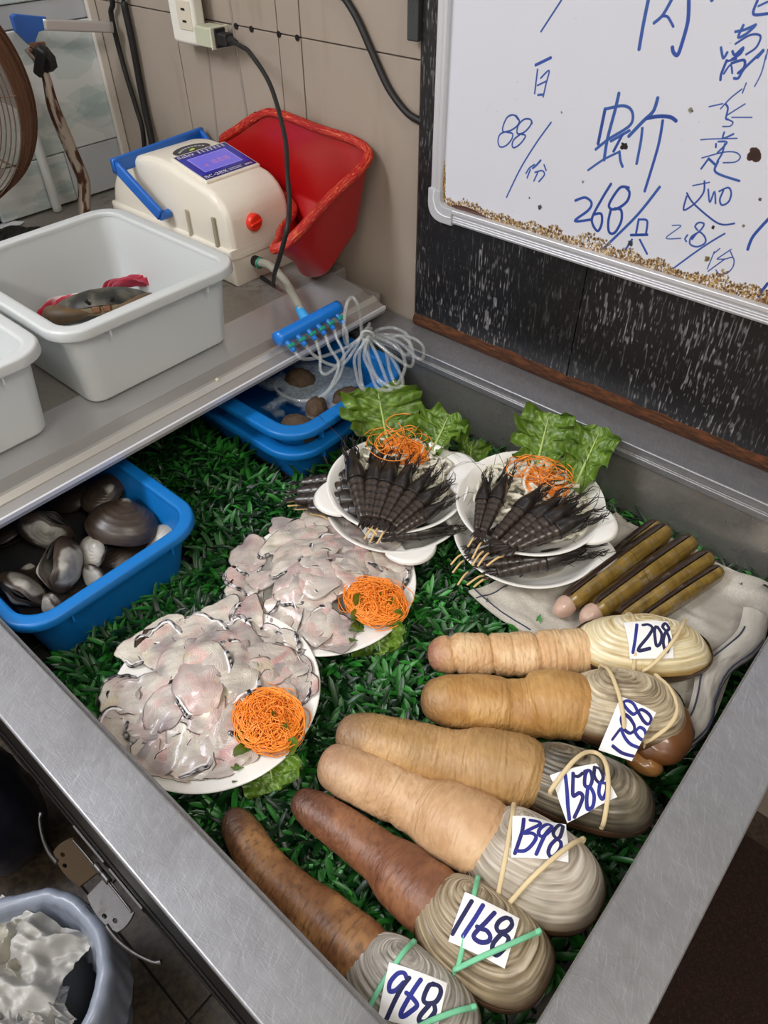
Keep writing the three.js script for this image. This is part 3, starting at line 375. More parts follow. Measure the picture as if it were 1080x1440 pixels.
// ---------- geoducks: a siphon, two valves, a mantle; a paper price card held by rubber bands ----------
const skinBump = tex(512, 512, (u, v) => 0.5 * pfbm(u, v, 10, 70, 3, 3) + 0.5 * pfbm(u, v, 40, 90, 9, 3), { srgb: false });
const skinM = MP({ vertexColors: true, roughness: 0.48, clearcoat: 0.25, clearcoatRoughness: 0.4, bumpMap: skinBump, bumpScale: 0.0026 });
skinBump.repeat.set(4, 4);
const paperM = (t) => M({ map: t, roughness: 0.85 });
const bandMs = { tan: M({ color: 0xd9c49a, roughness: 0.7 }), green: M({ color: 0x79c79c, roughness: 0.65 }) };
const TEXTS = {
'1208': ['27 11 18 47 8 85|40 14 52 13 59 26 45 50 20 81 46 79|68 20 62 34 61 71 71 67 77 43 71 21|97 22 92 8 83 21 90 37 93 61 87 84 80 81 78 63 85 41 97 26', [[-0.1591,-0.6746],[-0.1137,-0.7176],[-0.0823,-0.6721],[-0.1258,-0.6344]]],
'1788': ['14 33 8 65 9 97|25 25 46 33|47 35 35 55 28 76 27 102|54 70 46 62 49 43 63 24 71 28 70 44 62 63 51 71|51 73 62 78 61 93 51 104 43 101 45 87 51 73|84 55 78 48 82 28 89 14 96 19 96 36 88 52|86 57 92 64 91 83 85 96 74 95 76 80 85 58', [[-0.0938,-0.495],[-0.1055,-0.5611],[-0.0623,-0.573],[-0.0566,-0.5082]]],
'1588': ['27 12 18 45 6 95|43 13 26 56 38 59 41 69 31 82 16 96|42 19 49 24 61 19|73 15 63 26 53 48 60 55 72 40 77 17 67 16|57 54 46 77 43 94 52 95 61 76 61 57|90 12 79 34 81 54 94 44 98 19 91 10|82 55 71 76 73 91 87 76 92 61 82 55', [[-0.1186,-0.4196],[-0.0847,-0.4649],[-0.0474,-0.4468],[-0.0767,-0.3942]]],
'1398': ['20 9 17 42 6 91|32 11 48 11 47 21 21 44 35 44 42 53 35 71 23 85 9 86|72 14 63 13 49 31 47 45 54 49 67 32 72 14|72 18 58 45 43 91|91 5 85 7 74 32 76 46 84 46 90 27 94 7|78 52 68 68 64 85 69 94 78 87 86 70 86 56 79 51', [[-0.1236,-0.3484],[-0.0755,-0.3849],[-0.0515,-0.3436],[-0.0993,-0.309]]],
'1168': ['16 13 10 47 3 85|36 11 30 44 21 82|58 15 49 41 38 68 39 77 51 79 62 72 63 62 55 55 45 56 38 56|88 13 79 13 70 26 68 40 75 46 86 37 91 21 86 11|79 47 71 71 74 84 82 86 89 72 93 55 90 47 80 46', [[-0.1169,-0.2521],[-0.0613,-0.2696],[-0.0477,-0.223],[-0.1032,-0.2069]]],
'968': ['34 20 28 12 18 17 9 37 11 52 21 48 31 30|38 18 28 46 15 99|57 14 48 42 37 82 42 87 53 75 60 62 50 52 39 47|80 14 72 20 68 47 75 53 88 45 93 26 89 14 78 13|79 55 69 77 69 87 81 83 90 63 88 53', [[-0.1356,-0.1549],[-0.0828,-0.1794],[-0.0657,-0.1399],[-0.1162,-0.1161]]],
};
function geoduck(id, d) {
  seed(d.s * 131);
  const G = 0.725, t = thing('geoduck', d.label, 'geoduck', [d.c[0], d.y, d.c[1]]);
  const th = Math.atan2(-d.dir[1], d.dir[0]), cs = Math.cos(th), sn = Math.sin(th);
  const toW = (x, z) => [d.c[0] + x * cs + z * sn, d.c[1] - x * sn + z * cs], toL = (x, z) => { const a = x - d.c[0], b = z - d.c[1]; return [a * cs - b * sn, a * sn + b * cs]; };
  const o = { la: d.la, lb: d.lb, H: d.H, umbo: [d.um[0] * d.la, d.um[1] * d.lb], s: d.s, color: d.shell, nr: d.nr ?? 75, ridge: d.ridge ?? 0.0011 };
  const dome = domeOf(o), tilt = d.tilt ?? 0;
  const top = valve(o, 1, 150, 190), low = valve({ ...o, H: Math.min(d.H, d.y - G + 0.004) }, -1, 60, 40);
  for (const [g, k] of [[top, 0.0012], [low, -0.0012]]) { moved(g, 0, k, 0, 0, th); part('valve', g, shellM, t); }
  part('mantle', moved(surf(48, 12, (u, v) => { const [x, z] = outlineOf(o)(u * 6.2832), a = (v - 0.5) * Math.PI, k = 0.985 + 0.012 * Math.cos(a) * 1.5 + 0.02 * fbm(u * 9, d.s) * Math.cos(a); return [x * k, Math.sin(a) * 0.007, z * k]; }, { closed: true, flip: true }), 0, 0, 0, 0, th), MP({ color: d.mantle ?? 0x4a3322, roughness: 0.4, clearcoat: 0.4 }), t);
  if (d.bulge) { const b = d.bulge; part('mantle_flesh', moved(displace(new THREE.SphereGeometry(1, 40, 24), (x, y, z) => { const q = 1 + 0.22 * (fbm(x * 2.2 + 4, y * 2.2, z * 2.2) - 0.5); return [x * b[2] * q, y * b[3] * q, z * b[4] * q]; }), b[0], -0.006, b[1], 0, b[5] ?? 0), MP({ color: 0x70441f, roughness: 0.35, clearcoat: 0.5 }), t); part('mantle_flesh', moved(displace(new THREE.SphereGeometry(1, 28, 18), (x, y, z) => { const q = 1 + 0.25 * (fbm(x * 2 + 9, y * 2, z * 2) - 0.5); return [x * 0.024 * q, y * 0.016 * q, z * 0.018 * q]; }), 0.052, -0.02, 0.034), MP({ color: 0x9a6b38, roughness: 0.35, clearcoat: 0.5 }), t); }
  // siphon
  const path = d.path.map(([x, z, r]) => V(x - d.c[0], Math.max(G + r * 0.93, 0) - d.y, z - d.c[1]));
  const R = d.path.map((p) => p[2]), rAt = (q) => { const k = clamp(q) * (R.length - 1), i = Math.min(R.length - 2, Math.floor(k)); const f = k - i; return mix(R[i], R[i + 1], f * f * (3 - 2 * f)); };
  const folds = d.folds ?? [];
  const g = sweep(path, (q, a) => { const end = q < 0.07 ? Math.sqrt(Math.max(0, 1 - Math.pow(1 - q / 0.07, 2))) * 0.75 + 0.25 : 1; const ca = Math.cos(a), sa = Math.sin(a); let k = 1 + 0.035 * (fbm(q * 13 + d.s, ca * 0.8, sa * 0.8, 3) - 0.5) + (d.wr ?? 0.045) * (fbm(q * (d.wf ?? 70) + d.s, ca * 1.1, sa * 1.1, 2) - 0.5); for (const [fq, w, dep] of folds) k -= dep * Math.exp(-Math.pow((q - fq - 0.012 * ca) / w, 2)); return rAt(q) * end * k; },
    { n: 190, ns: 48, sy: 0.9, up: [0, 1, 0], color: (q, u, p) => { const a = u * 6.283, ca = Math.cos(a), sa = Math.sin(a), n = fbm(q * 10 + d.s, ca * 1.3, sa * 1.3, 4), w = fbm(q * 85 + d.s, ca * 1.5, sa * 1.5, 2), sp = fbm(q * 60, ca * 7 + d.s, sa * 7, 3); let c = mix3(d.skin[0], d.skin[1], smooth(0.28, 0.72, n)); c = mul3(c, 0.92 + 0.16 * w); c = mix3(c, d.skin[2], (d.blot ?? 0.35) * smooth(0.52, 0.75, sp)); return mix3(c, d.tip, smooth(d.tl ?? 0.13, 0.0, q + 0.07 * (n - 0.5)) * 0.9); } });
  const sp = part('siphon', g, skinM, t);
  { const p0 = path[0], p1 = path[1], dir = p0.clone().sub(p1).normalize(), side = V(-dir.z, 0, dir.x), r = R[0]; for (const s of [-0.3, 0.32]) { const q = p0.clone().addScaledVector(dir, 0.0006).addScaledVector(side, s * r * 0.35); part('siphon_opening', moved(new THREE.SphereGeometry(r * 0.14, 12, 8), q.x, q.y, q.z), M({ color: 0x2a1c15, roughness: 0.7 }), sp); } }
  // rubber bands: loops over the upper valve and round underneath
  for (const [A, B, mid, over] of d.bands) {
    const cl = (p) => { const q = Math.pow(Math.pow(Math.abs(p[0] / o.la), 2.44) + Math.pow(Math.abs(p[1] / o.lb), 2.44), 1 / 2.44); return q > 0.95 ? [p[0] * 0.95 / q, p[1] * 0.95 / q] : p; }, a = cl(toL(...A)), b = cl(toL(...B)), m = mid ? toL(...mid) : [(a[0] + b[0]) / 2, (a[1] + b[1]) / 2], pts = [], n = 16;
    const at = (k) => { const u = k / n, q = [0, 1].map((i) => (1 - u) * (1 - u) * a[i] + 2 * u * (1 - u) * (2 * m[i] - (a[i] + b[i]) / 2) + u * u * b[i]); return q; };
    for (let k = 0; k <= n; k++) { const [x, z] = at(k), w = toW(x, z); pts.push([w[0], d.y + Math.max(0.0, dome(x, z)) + (over ? 0.0062 : 0.0016), w[1]]); }
    for (let k = n - 1; k > 0; k -= 3) { const [x, z] = at(k), w = toW(x, z); pts.push([w[0], Math.max(G - 0.012, d.y - dome(x, z) * 0.9 - 0.002), w[1]]); }
    const col = d.band ?? 'tan'; single('rubber_band', sweep(pts, (q, an) => 0.0011 + 0.0016 * Math.abs(Math.cos(an)), { n: 90, ns: 10, up: [0, 1, 0], closedPath: true, caps: false, tension: 0.5 }), bandMs[col], `${col === 'green' ? 'pale green' : 'cream'} rubber band ${d.bands.length > 1 ? (A === d.bands[0][0] ? 'on the siphon half of' : 'across the tail half of') : 'arched over the card on'} ${d.who}`, 'rubber band', 'rubber bands on geoducks');
  }
  // price card
  const [txt, quad] = TEXTS[id], cardT = canvasTex(300, 260, (c, w, h) => { c.fillStyle = '#f4f3f1'; c.fillRect(0, 0, w, h); penLines(c, txt, (x, y) => [x / 100 * w, y / 100 * h], d.pen ?? 21, () => ['#26286e', '#2b3288', '#23254f'][Math.floor(rnd() * 3)]); });
  const top2 = quad.map(([x, z]) => { const [a, b] = toL(x, z); return d.y + dome(a, b); }), cy = Math.max(...top2), yq = top2.map((y) => Math.max(y + 0.003, mix(cy, y, 0.55)) + (d.cardLift ?? 0));
  const cardF = (lift) => (u, v) => { const bl = (i) => mix(mix(quad[0][i], quad[1][i], u), mix(quad[3][i], quad[2][i], u), v), x = bl(0), z = bl(1), y0 = mix(mix(yq[0], yq[1], u), mix(yq[3], yq[2], u), v), [a, b] = toL(x, z); return [x, Math.max(y0, d.y + dome(a, b) + 0.0028) + lift, z]; };
  const card = thing('price_card', `white paper price card ${id} in blue ink on ${d.who}`, 'price card'); part('face', surf(16, 14, cardF(0.0006), { uv: (u, v) => [u, 1 - v], flip: true }), paperM(cardT), card); part('back', surf(16, 14, cardF(0), {}), M({ color: 0xe9e8e6, roughness: 0.9 }), card);
}
const L3 = (...h) => h.map(lin);
geoduck('1208', { s: 1, who: 'the pale folded geoduck by the towel', label: 'pale cream geoduck with folded siphon, farthest of the row, beside the towel', c: [-0.127, -0.683], dir: [0.79, -0.62], la: 0.092, lb: 0.051, H: 0.04, y: 0.766, um: [0.1, -0.7], shell: shellColor(1, ...L3('#c0a671', '#e2d3a9', '#f3ead2', '#a58445'), 0.25), nr: 85,
  path: [[-0.352, -0.49, 0.024], [-0.325, -0.512, 0.031], [-0.28, -0.55, 0.031], [-0.235, -0.588, 0.033], [-0.198, -0.622, 0.035], [-0.175, -0.643, 0.034], [-0.145, -0.668, 0.024]], folds: [[0.13, 0.016, 0.16], [0.32, 0.014, 0.13], [0.43, 0.01, 0.05], [0.56, 0.016, 0.15], [0.7, 0.012, 0.05]], wr: 0.06, wf: 100, skin: L3('#d2a878', '#e2c195', '#a06c4a'), tip: lin('#9a6555'), blot: 0.25,
  bands: [[[-0.174, -0.722], [-0.112, -0.612]], [[-0.098, -0.757], [-0.105, -0.637], [-0.094, -0.68], 1]] });
geoduck('1788', { s: 2, who: 'the golden thick-necked geoduck', label: 'golden-brown thick-necked geoduck, second from the towel, flesh bulging behind its shell', c: [-0.1, -0.577], dir: [0.82, -0.573], la: 0.079, lb: 0.056, H: 0.044, y: 0.768, um: [-0.1, -0.68], shell: shellColor(2, ...L3('#6f5f48', '#b8a88a', '#dacdb2', '#5a3c20'), 0.4),
  path: [[-0.31, -0.425, 0.026], [-0.285, -0.443, 0.036], [-0.24, -0.474, 0.039], [-0.2, -0.503, 0.037], [-0.175, -0.525, 0.046], [-0.15, -0.542, 0.045], [-0.12, -0.565, 0.03]], folds: [[0.47, 0.02, 0.05], [0.6, 0.03, 0.06]], wr: 0.024, wf: 90, tl: 0.2, skin: L3('#ad7f44', '#c59a5e', '#7d5930'), tip: lin('#80603f'), blot: 0.2,
  bulge: [0.044, -0.012, 0.044, 0.026, 0.052, 0.5], bands: [[[-0.157, -0.607], [-0.073, -0.52], null, 1], [[-0.09, -0.637], [-0.052, -0.54], [-0.045, -0.6]]], pen: 19 });
geoduck('1588', { s: 3, who: 'the dark-shelled ochre geoduck', label: 'geoduck with a dark grey-brown shell and ringed ochre siphon, third from the towel', c: [-0.087, -0.449], dir: [0.92, -0.36], la: 0.084, lb: 0.048, H: 0.042, y: 0.766, um: [-0.45, -0.6], shell: shellColor(3, ...L3('#3d372c', '#6f6653', '#9c917a', '#2f271c'), 0.5),
  path: [[-0.363, -0.318, 0.026], [-0.335, -0.331, 0.034], [-0.28, -0.355, 0.037], [-0.22, -0.383, 0.038], [-0.178, -0.404, 0.047], [-0.15, -0.42, 0.046], [-0.115, -0.435, 0.03]], wr: 0.06, wf: 120, tl: 0.24, skin: L3('#a5804f', '#bf9866', '#85643e'), tip: lin('#876a50'), blot: 0.3,
  bands: [[[-0.108, -0.405], [-0.037, -0.412], [-0.092, -0.48], 1]] });
geoduck('1398', { s: 4, who: 'the plump pale tan geoduck', label: 'large pale geoduck with plump tan siphon and whitish ringed shell, fourth from the towel', c: [-0.08, -0.333], dir: [0.98, -0.13], la: 0.077, lb: 0.056, H: 0.047, y: 0.77, um: [-0.45, -0.62], shell: shellColor(4, ...L3('#867c6d', '#b0a594', '#d2c9ba', '#6a5a45'), 0.2),
  path: [[-0.35, -0.274, 0.027], [-0.325, -0.283, 0.033], [-0.275, -0.297, 0.034], [-0.22, -0.31, 0.034], [-0.168, -0.32, 0.045], [-0.14, -0.325, 0.046], [-0.105, -0.33, 0.03]], folds: [[0.42, 0.025, 0.07]], wr: 0.024, wf: 80, tl: 0.3, skin: L3('#c29a70', '#d8b48c', '#a3744f'), tip: lin('#a37f63'), blot: 0.3,
  bands: [[[-0.137, -0.373], [-0.092, -0.277]], [[-0.05, -0.393], [-0.078, -0.277], [-0.066, -0.33], 1]] });
geoduck('1168', { s: 5, who: 'the dark brown thin-necked geoduck', label: 'geoduck with a thin dark brown siphon, green rubber band, second nearest the customer', c: [-0.083, -0.24], dir: [0.985, -0.13], la: 0.077, lb: 0.05, H: 0.043, y: 0.766, um: [-0.4, -0.6], shell: shellColor(5, ...L3('#5f503b', '#9a8a6e', '#bdb099', '#5a3a22'), 0.4), ridge: 0.0014,
  path: [[-0.345, -0.221, 0.018], [-0.325, -0.226, 0.024], [-0.27, -0.233, 0.026], [-0.21, -0.238, 0.028], [-0.165, -0.236, 0.036], [-0.14, -0.238, 0.038], [-0.11, -0.24, 0.026]], wr: 0.02, tl: 0.28, skin: L3('#764930', '#936342', '#4d2d1c'), tip: lin('#4a2c22'), blot: 0.45,
  band: 'green', bands: [[[-0.118, -0.279], [-0.083, -0.197]], [[-0.04, -0.275], [-0.085, -0.194], [-0.06, -0.232], 1]], pen: 23 });
geoduck('968', { s: 6, who: 'the smallest grey-shelled geoduck', label: 'smallest geoduck with grey shell and mottled brown siphon, nearest the customer rim', c: [-0.105, -0.154], dir: [0.97, -0.12], la: 0.075, lb: 0.044, H: 0.042, y: 0.758, um: [-0.4, -0.6], shell: shellColor(6, ...L3('#6d675d', '#a39d93', '#c6c1b8', '#4d3a28'), 0.35),
  path: [[-0.39, -0.156, 0.018], [-0.372, -0.155, 0.023], [-0.31, -0.143, 0.025], [-0.24, -0.147, 0.026], [-0.187, -0.15, 0.031], [-0.162, -0.152, 0.033], [-0.135, -0.153, 0.024]], wr: 0.02, tl: 0.24, skin: L3('#7d5230', '#a87a4c', '#432a1a'), tip: lin('#3f291e'), blot: 0.6,
  band: 'green', bands: [[[-0.132, -0.19], [-0.128, -0.115]], [[-0.052, -0.184], [-0.09, -0.118], [-0.072, -0.15], 1]], pen: 23 });
// ---------- greens, carrot and cabbage garnish ----------
const leafM = MP({ vertexColors: true, roughness: 0.42, clearcoat: 0.3, clearcoatRoughness: 0.3, transmission: 0.12, thickness: 0 });
const ribM = M({ color: 0xa9c06a, roughness: 0.5 });
// a ruffled lettuce leaf from base to tip; L long, W wide, bend lifts the tip
function lettuce(label, base, yaw, pitch, roll, L, W, s, bend = 0.25, group) {
  const t = thing('lettuce_leaf', label, 'lettuce', base, 0, group); t.rotation.set(roll, yaw, pitch, 'YZX');
  const mid = (v) => [L * v, L * bend * Math.pow(v, 2) * 0.7, 0];
  const f = (u, v) => { const k = (u - 0.5) * 2, e = Math.abs(k), out = W * (0.28 + 0.72 * Math.pow(Math.sin(Math.min(1, v * 0.9 + 0.1) * Math.PI * 0.62), 1)) * (v > 0.85 ? Math.sqrt(Math.max(0.0, 1 - Math.pow((v - 0.85) / 0.17, 2))) : 1) * (1 + 0.14 * Math.sin(v * 23 + s + k)); const m = mid(v), ruf = e * e * (0.009 * Math.sin(v * 26 + s + k * 2) + 0.007 * Math.sin(v * 61 + s * 2 + k) + 0.012 * (fbm(v * 9, k * 4 + s, 3, 2) - 0.5) * 2) + 0.005 * (fbm(v * 16, k * 9, s, 3) - 0.5) * 2; return [m[0] + 0.006 * e * Math.sin(v * 31 + s), m[1] + ruf + 0.018 * e * e, k * out * 0.5 + 0.004 * e * Math.cos(v * 27 + s)]; };
  part('blade', surf(44, 70, f, { color: (u, v) => { const k = Math.abs(u - 0.5) * 2, n = fbm(v * 11, u * 9, s, 4), vein = Math.pow(Math.abs(Math.sin((v - k * 0.35) * 30)), 12) * (1 - k * 0.7); let c = mix3(lin('#2f4f10'), lin('#74992a'), n); c = mix3(c, lin('#c3cf86'), smooth(0.35, 0.0, v) * smooth(0.7, 0.1, k) * 0.8); return mix3(c, lin('#a9c463'), vein * 0.45); } }), leafM, t);
  part('midrib', sweep([0, 0.3, 0.6, 0.92].map((v) => { const m = mid(v); return [m[0], m[1] + 0.0005, 0]; }), (q) => 0.0036 * (1 - 0.8 * q), { n: 24, ns: 8 }), ribM, t);
  return t;
}
// tangle of shreds: many thin bent strands in one object
function shreds(n, c, spread, r, len, curl, s, dome = 0.5) {
  seed(s); const gs = [];
  for (let k = 0; k < n; k++) {
    const a = rnd() * 6.283, q = Math.sqrt(rnd()), x = Math.cos(a) * q * spread[0], z = Math.sin(a) * q * spread[2], y = spread[1] * (1 - q * q * dome) * Math.pow(rnd(), 0.6);
    let yaw = rnd() * 6.283, p = rr(-0.5, 0.5), P = V(x, y, z); const pts = [P.clone()], cv = rr(-curl, curl), L = len * rr(0.5, 1.2), m = 8;
    for (let i = 0; i < m; i++) { yaw += cv / m; p = p * 0.7 + rr(-0.35, 0.35); P = P.clone().add(V(Math.cos(yaw) * Math.cos(p), Math.sin(p) * 0.6, Math.sin(yaw) * Math.cos(p)).multiplyScalar(L / m)); let e = Math.hypot(P.x / spread[0], P.z / spread[2]); if (e > 0.9) { const tg = Math.atan2(P.z, P.x) + (cv > 0 ? 1.9 : -1.9); yaw = Math.atan2(mix(Math.sin(yaw), Math.sin(tg), 0.5), mix(Math.cos(yaw), Math.cos(tg), 0.5)); } if (e > 1.2 && dome > 0.2) { const k2 = (1.2 + 0.5 * (e - 1.2)) / e; P.x *= k2; P.z *= k2; e = 1.22; } P.y = clamp(P.y, 0.0005, spread[1] * (1.25 - 0.7 * Math.min(1, e * e))); pts.push(P.clone()); }
    gs.push(sweep(pts.map((v) => v.add(V(...c))), r * rr(0.75, 1.2), { n: 18, ns: 5 }));
  }
  return join(gs);
}
const carrotM = MP({ color: 0xff962e, roughness: 0.4, clearcoat: 0.35 });
const cabbageM = MP({ color: 0xf3efdc, roughness: 0.45, clearcoat: 0.25, transmission: 0.15, thickness: 0 });
function stuff(name, g, m, label, category) { const o = single(name, g, m, label, category); o.userData.kind = 'stuff'; return o; }

// ---------- two plates of sliced fish ----------
const plateM = MP({ color: 0xf2f0ea, roughness: 0.18, clearcoat: 0.6, clearcoatRoughness: 0.08 });
const fibreT = tex(256, 256, (u, v) => 0.6 * pfbm(u, v, 6, 40, 201, 3) + 0.4 * pfbm(u, v, 20, 20, 211, 3), { srgb: false, rx: 3, ry: 2 });
const fishM = MP({ vertexColors: true, roughness: 0.33, clearcoat: 0.55, clearcoatRoughness: 0.18, transmission: 0.12, thickness: 0, bumpMap: fibreT, bumpScale: 0.0012 });
const fatM = MP({ color: 0xe9e7e6, roughness: 0.25, clearcoat: 0.6 });
const fishSkinM = MP({ vertexColors: true, roughness: 0.28, clearcoat: 0.8 });
const WHERE = ['at the rim', 'on the slope', 'near the middle', 'on top'], fishLabels = new Set();
function fishPlate(name, c, y, tilt, gap, s, far) {
  const t = thing('serving_plate', `round white plate of sliced raw fish, the one ${name}`, 'plate', [c[0], y, c[1]]); t.rotation.set(...tilt);
  part('dish', new THREE.LatheGeometry([[0, 0], [0.07, 0], [0.085, 0.002], [0.105, 0.008], [0.139, 0.017], [0.1425, 0.0185], [0.143, 0.0205], [0.141, 0.0215], [0.137, 0.0205], [0.104, 0.012], [0.084, 0.006], [0.07, 0.004], [0, 0.004]].map((p) => new THREE.Vector2(...p)), 96), plateM, t);
  part('foot_ring', new THREE.LatheGeometry([[0.066, 0.001], [0.066, -0.004], [0.07, -0.005], [0.074, -0.004], [0.075, 0.001]].map((p) => new THREE.Vector2(...p)), 64), plateM, t);
  const mc = [-0.012, 0.0], hM = 0.024, mound = (x, z) => { const e = Math.hypot((x - mc[0]) / 0.125, (z - mc[1]) / 0.135); return 0.012 + hM * (1 - smooth(0.15, 1.02, e)) - 0.06 * Math.max(0, e - 1.05); };
  const q = new THREE.Quaternion().setFromEuler(new THREE.Euler(...tilt));
  const slices = []; seed(s);
  for (let ring = 0; ring < 4; ring++) { const N = [13, 9, 6, 2][ring], R = [0.113, 0.083, 0.047, 0.014][ring]; for (let k = 0; k < N; k++) { const a = (k + ring * 0.4) / N * 6.283 + rr(-0.15, 0.15); const da = Math.abs(((a - gap + 9.425) % 6.283) - 3.1416); if (R > 0.055 && da < (R > 0.09 ? 0.4 : 0.34)) continue; slices.push([mc[0] + Math.cos(a) * (R - 0.012 * Math.cos(a)), mc[1] + Math.sin(a) * R * 1.02, a, ring]); } }
  for (const [a, R] of [[0.62, 0.098], [1.0, 0.102], [1.45, 0.104], [-0.75, 0.1], [-1.1, 0.102]]) slices.push([Math.cos(a) * R, Math.sin(a) * R, a, 0]);
  slices.forEach(([x0, z0, a, ring], i) => {
    const S = s * 7 + i, la = rr(0.042, 0.062) * (ring === 0 ? 0.9 : 1), lb = la * rr(0.6, 0.85), ang = a + rr(-0.7, 0.7) + (rnd() < 0.5 ? 1.57 : 0), cs = Math.cos(ang), sn = Math.sin(ang), up = 0.0028 + ring * 0.0026 + 0.0004 * i / 3, tone = rnd(), pinky = rnd();
    const pos = (th, v, bot) => { const k = v * (0.78 + 0.5 * (fbm(Math.cos(th) * 1.1 + S, Math.sin(th) * 1.1, 2, 3) - 0.5) * 1.6), lx = Math.cos(th) * la * k, lz = Math.sin(th) * lb * k, x = x0 + lx * cs - lz * sn, z = z0 + lx * sn + lz * cs; const rip = 0.011 * (fbm(lx * 34 + S, lz * 34, 1, 2) - 0.5) + 0.0016 * (fbm(lx * 130 + S, lz * 130, 4, 2) - 0.5) + 0.0025 * Math.sin(lx * 190 + S) * fbm(lx * 20, lz * 20, S) - up * 0.3 * Math.pow(v, 5) + 0.0035 * Math.pow(v, 6) * Math.sin(th * 3 + S); const y1 = Math.max(mound(x, z) + up + rip, 0.0215 * smooth(0.1, 0.14, Math.hypot(x, z)) + 0.004) - (bot ? 0.002 * (1 - v * 0.85) : 0); return [x, y1, z]; };
    const g = surf(46, 22, (u, v) => { const w = v < 0.6 ? v / 0.6 : (1 - v) / 0.4; return pos(u * 6.2832, Math.max(w, 1e-3), v > 0.6); }, { closed: true, flip: false, color: (u, v, p) => { const n = fbm(p[0] * 60 + S, p[2] * 60, 2, 4), m = fbm(p[0] * 28, p[2] * 28 + S, 5, 3), st = fbm(p[0] * 200 + p[2] * 130, p[2] * 60 + S, 1, 3), r = fbm(p[0] * 38 + S * 3, p[2] * 38, 9, 3); let cc = mix3(lin('#d8ccc4'), lin('#f0e8d8'), smooth(0.3, 0.7, m * 0.6 + tone * 0.4)); cc = mix3(cc, lin('#efbfb9'), smooth(0.45, 0.7, n) * (0.25 + 0.6 * pinky)); cc = mix3(cc, lin('#c2666b'), smooth(0.62, 0.78, r) * 0.65 * pinky); cc = mix3(cc, lin('#8b8187'), smooth(0.52, 0.76, fbm(p[0] * 26, p[2] * 26, S, 3)) * 0.6); cc = mix3(cc, lin('#e9dfae'), smooth(0.66, 0.8, fbm(p[0] * 34 + 7, p[2] * 34 + S, 3, 3)) * 0.5); return mul3(cc, 0.62 + 0.4 * st); } });
    const DIRS = ['towards the geoducks', 'on its near geoduck corner', 'towards the front rim', 'on its front rim corner', 'towards the clam tub', 'on its nested-tub corner', 'towards the back wall', 'on its razor clam corner'], dirn = ring === 3 ? 'at the very centre' : DIRS[((Math.round(a / 0.7854) % 8) + 8) % 8];
    const base = `raw fish slice ${WHERE[ring]}, ${dirn}, ${far}`, tones = ['pinkish', 'greyish', 'cream', 'cloudy'], col0 = Math.floor(tone * 2) + (pinky > 0.5 ? 0 : 2);
    let lab = `${tones[col0]} ${base}`; for (const extra of ['lower layer of ', 'upper layer of ', 'topmost ', 'innermost ']) if (fishLabels.has(lab)) lab = `${tones[col0]} ${base}`.replace('raw', extra.includes('layer') ? extra.split(' ')[0] : extra.trim()); fishLabels.add(lab);
    const o = thing('fish_slice', lab, 'fish slice', t.position.toArray(), 0, `sliced raw fish on the plate ${name}`); o.quaternion.copy(q);
    part('flesh', g, fishM, o);
    if (rnd() < 0.6) { const a0 = rnd() * 6.283, sp = rr(0.9, 2.4), P = [], Q = []; for (let k = 0; k <= 18; k++) { const e = pos(a0 + sp * k / 18, 1, false), e2 = pos(a0 + sp * k / 18, 0.93, false); P.push([e[0], e[1] + 0.0006, e[2]]); Q.push([e2[0], e2[1] + 0.0012, e2[2]]); }
      part('skin_edge', sweep(P, (k, an) => (0.0011 + 0.0046 * Math.pow(fbm(k * 8 + S, 1.3, 2), 1.6)) * Math.min(1, 6 * k, 6 * (1 - k)) * (0.45 + 0.55 * Math.abs(Math.cos(an))) + 0.0003, { n: 44, ns: 10, color: (k, u) => { const n = fbm(k * 16 + S, u * 3, 4, 3); return mix3(lin('#1c191b'), lin('#a8a2a0'), smooth(0.42, 0.68, n)); } }), fishSkinM, o);
      if (rnd() < 0.85) part('fat_line', sweep(Q, (k) => 0.0016 * (0.5 + fbm(k * 12, S, 3)) * Math.min(1, 6 * k, 6 * (1 - k)) + 0.0002, { n: 40, ns: 6 }), fatM, o); }
  });
  return t;
}
fishPlate('nearer the customer', [-0.532, -0.252], 0.733, [0, 0, 0.0], -0.12, 11, 'nearer plate');
fishPlate('further from the customer', [-0.562, -0.494], 0.729, [0, 0, 0], 0.05, 12, 'farther plate');
lettuce('dark lettuce leaf under the carrot heap of the nearer fish plate', [-0.445, 0.757, -0.262], -0.62, -0.28, 0.2, 0.085, 0.085, 3, -0.1, 'lettuce under carrot heaps');
lettuce('dark lettuce leaf under the carrot heap of the farther fish plate', [-0.472, 0.755, -0.51], -0.75, -0.3, 0.2, 0.085, 0.08, 5, -0.1, 'lettuce under carrot heaps');
stuff('carrot_shreds', join([shreds(400, [-0.438, 0.756, -0.268], [0.041, 0.027, 0.034], 0.00068, 0.085, 6, 21, 0.6), shreds(16, [-0.438, 0.757, -0.268], [0.05, 0.02, 0.043], 0.0007, 0.1, 4, 27, 0.1)]), carrotM, 'bright orange heap of shredded carrot on the nearer fish plate', 'shredded carrot');
stuff('carrot_shreds', join([shreds(380, [-0.468, 0.753, -0.508], [0.042, 0.024, 0.033], 0.00068, 0.085, 6, 22, 0.6), shreds(16, [-0.468, 0.754, -0.508], [0.05, 0.02, 0.042], 0.0007, 0.1, 4, 28, 0.1)]), carrotM, 'bright orange heap of shredded carrot on the farther fish plate', 'shredded carrot');

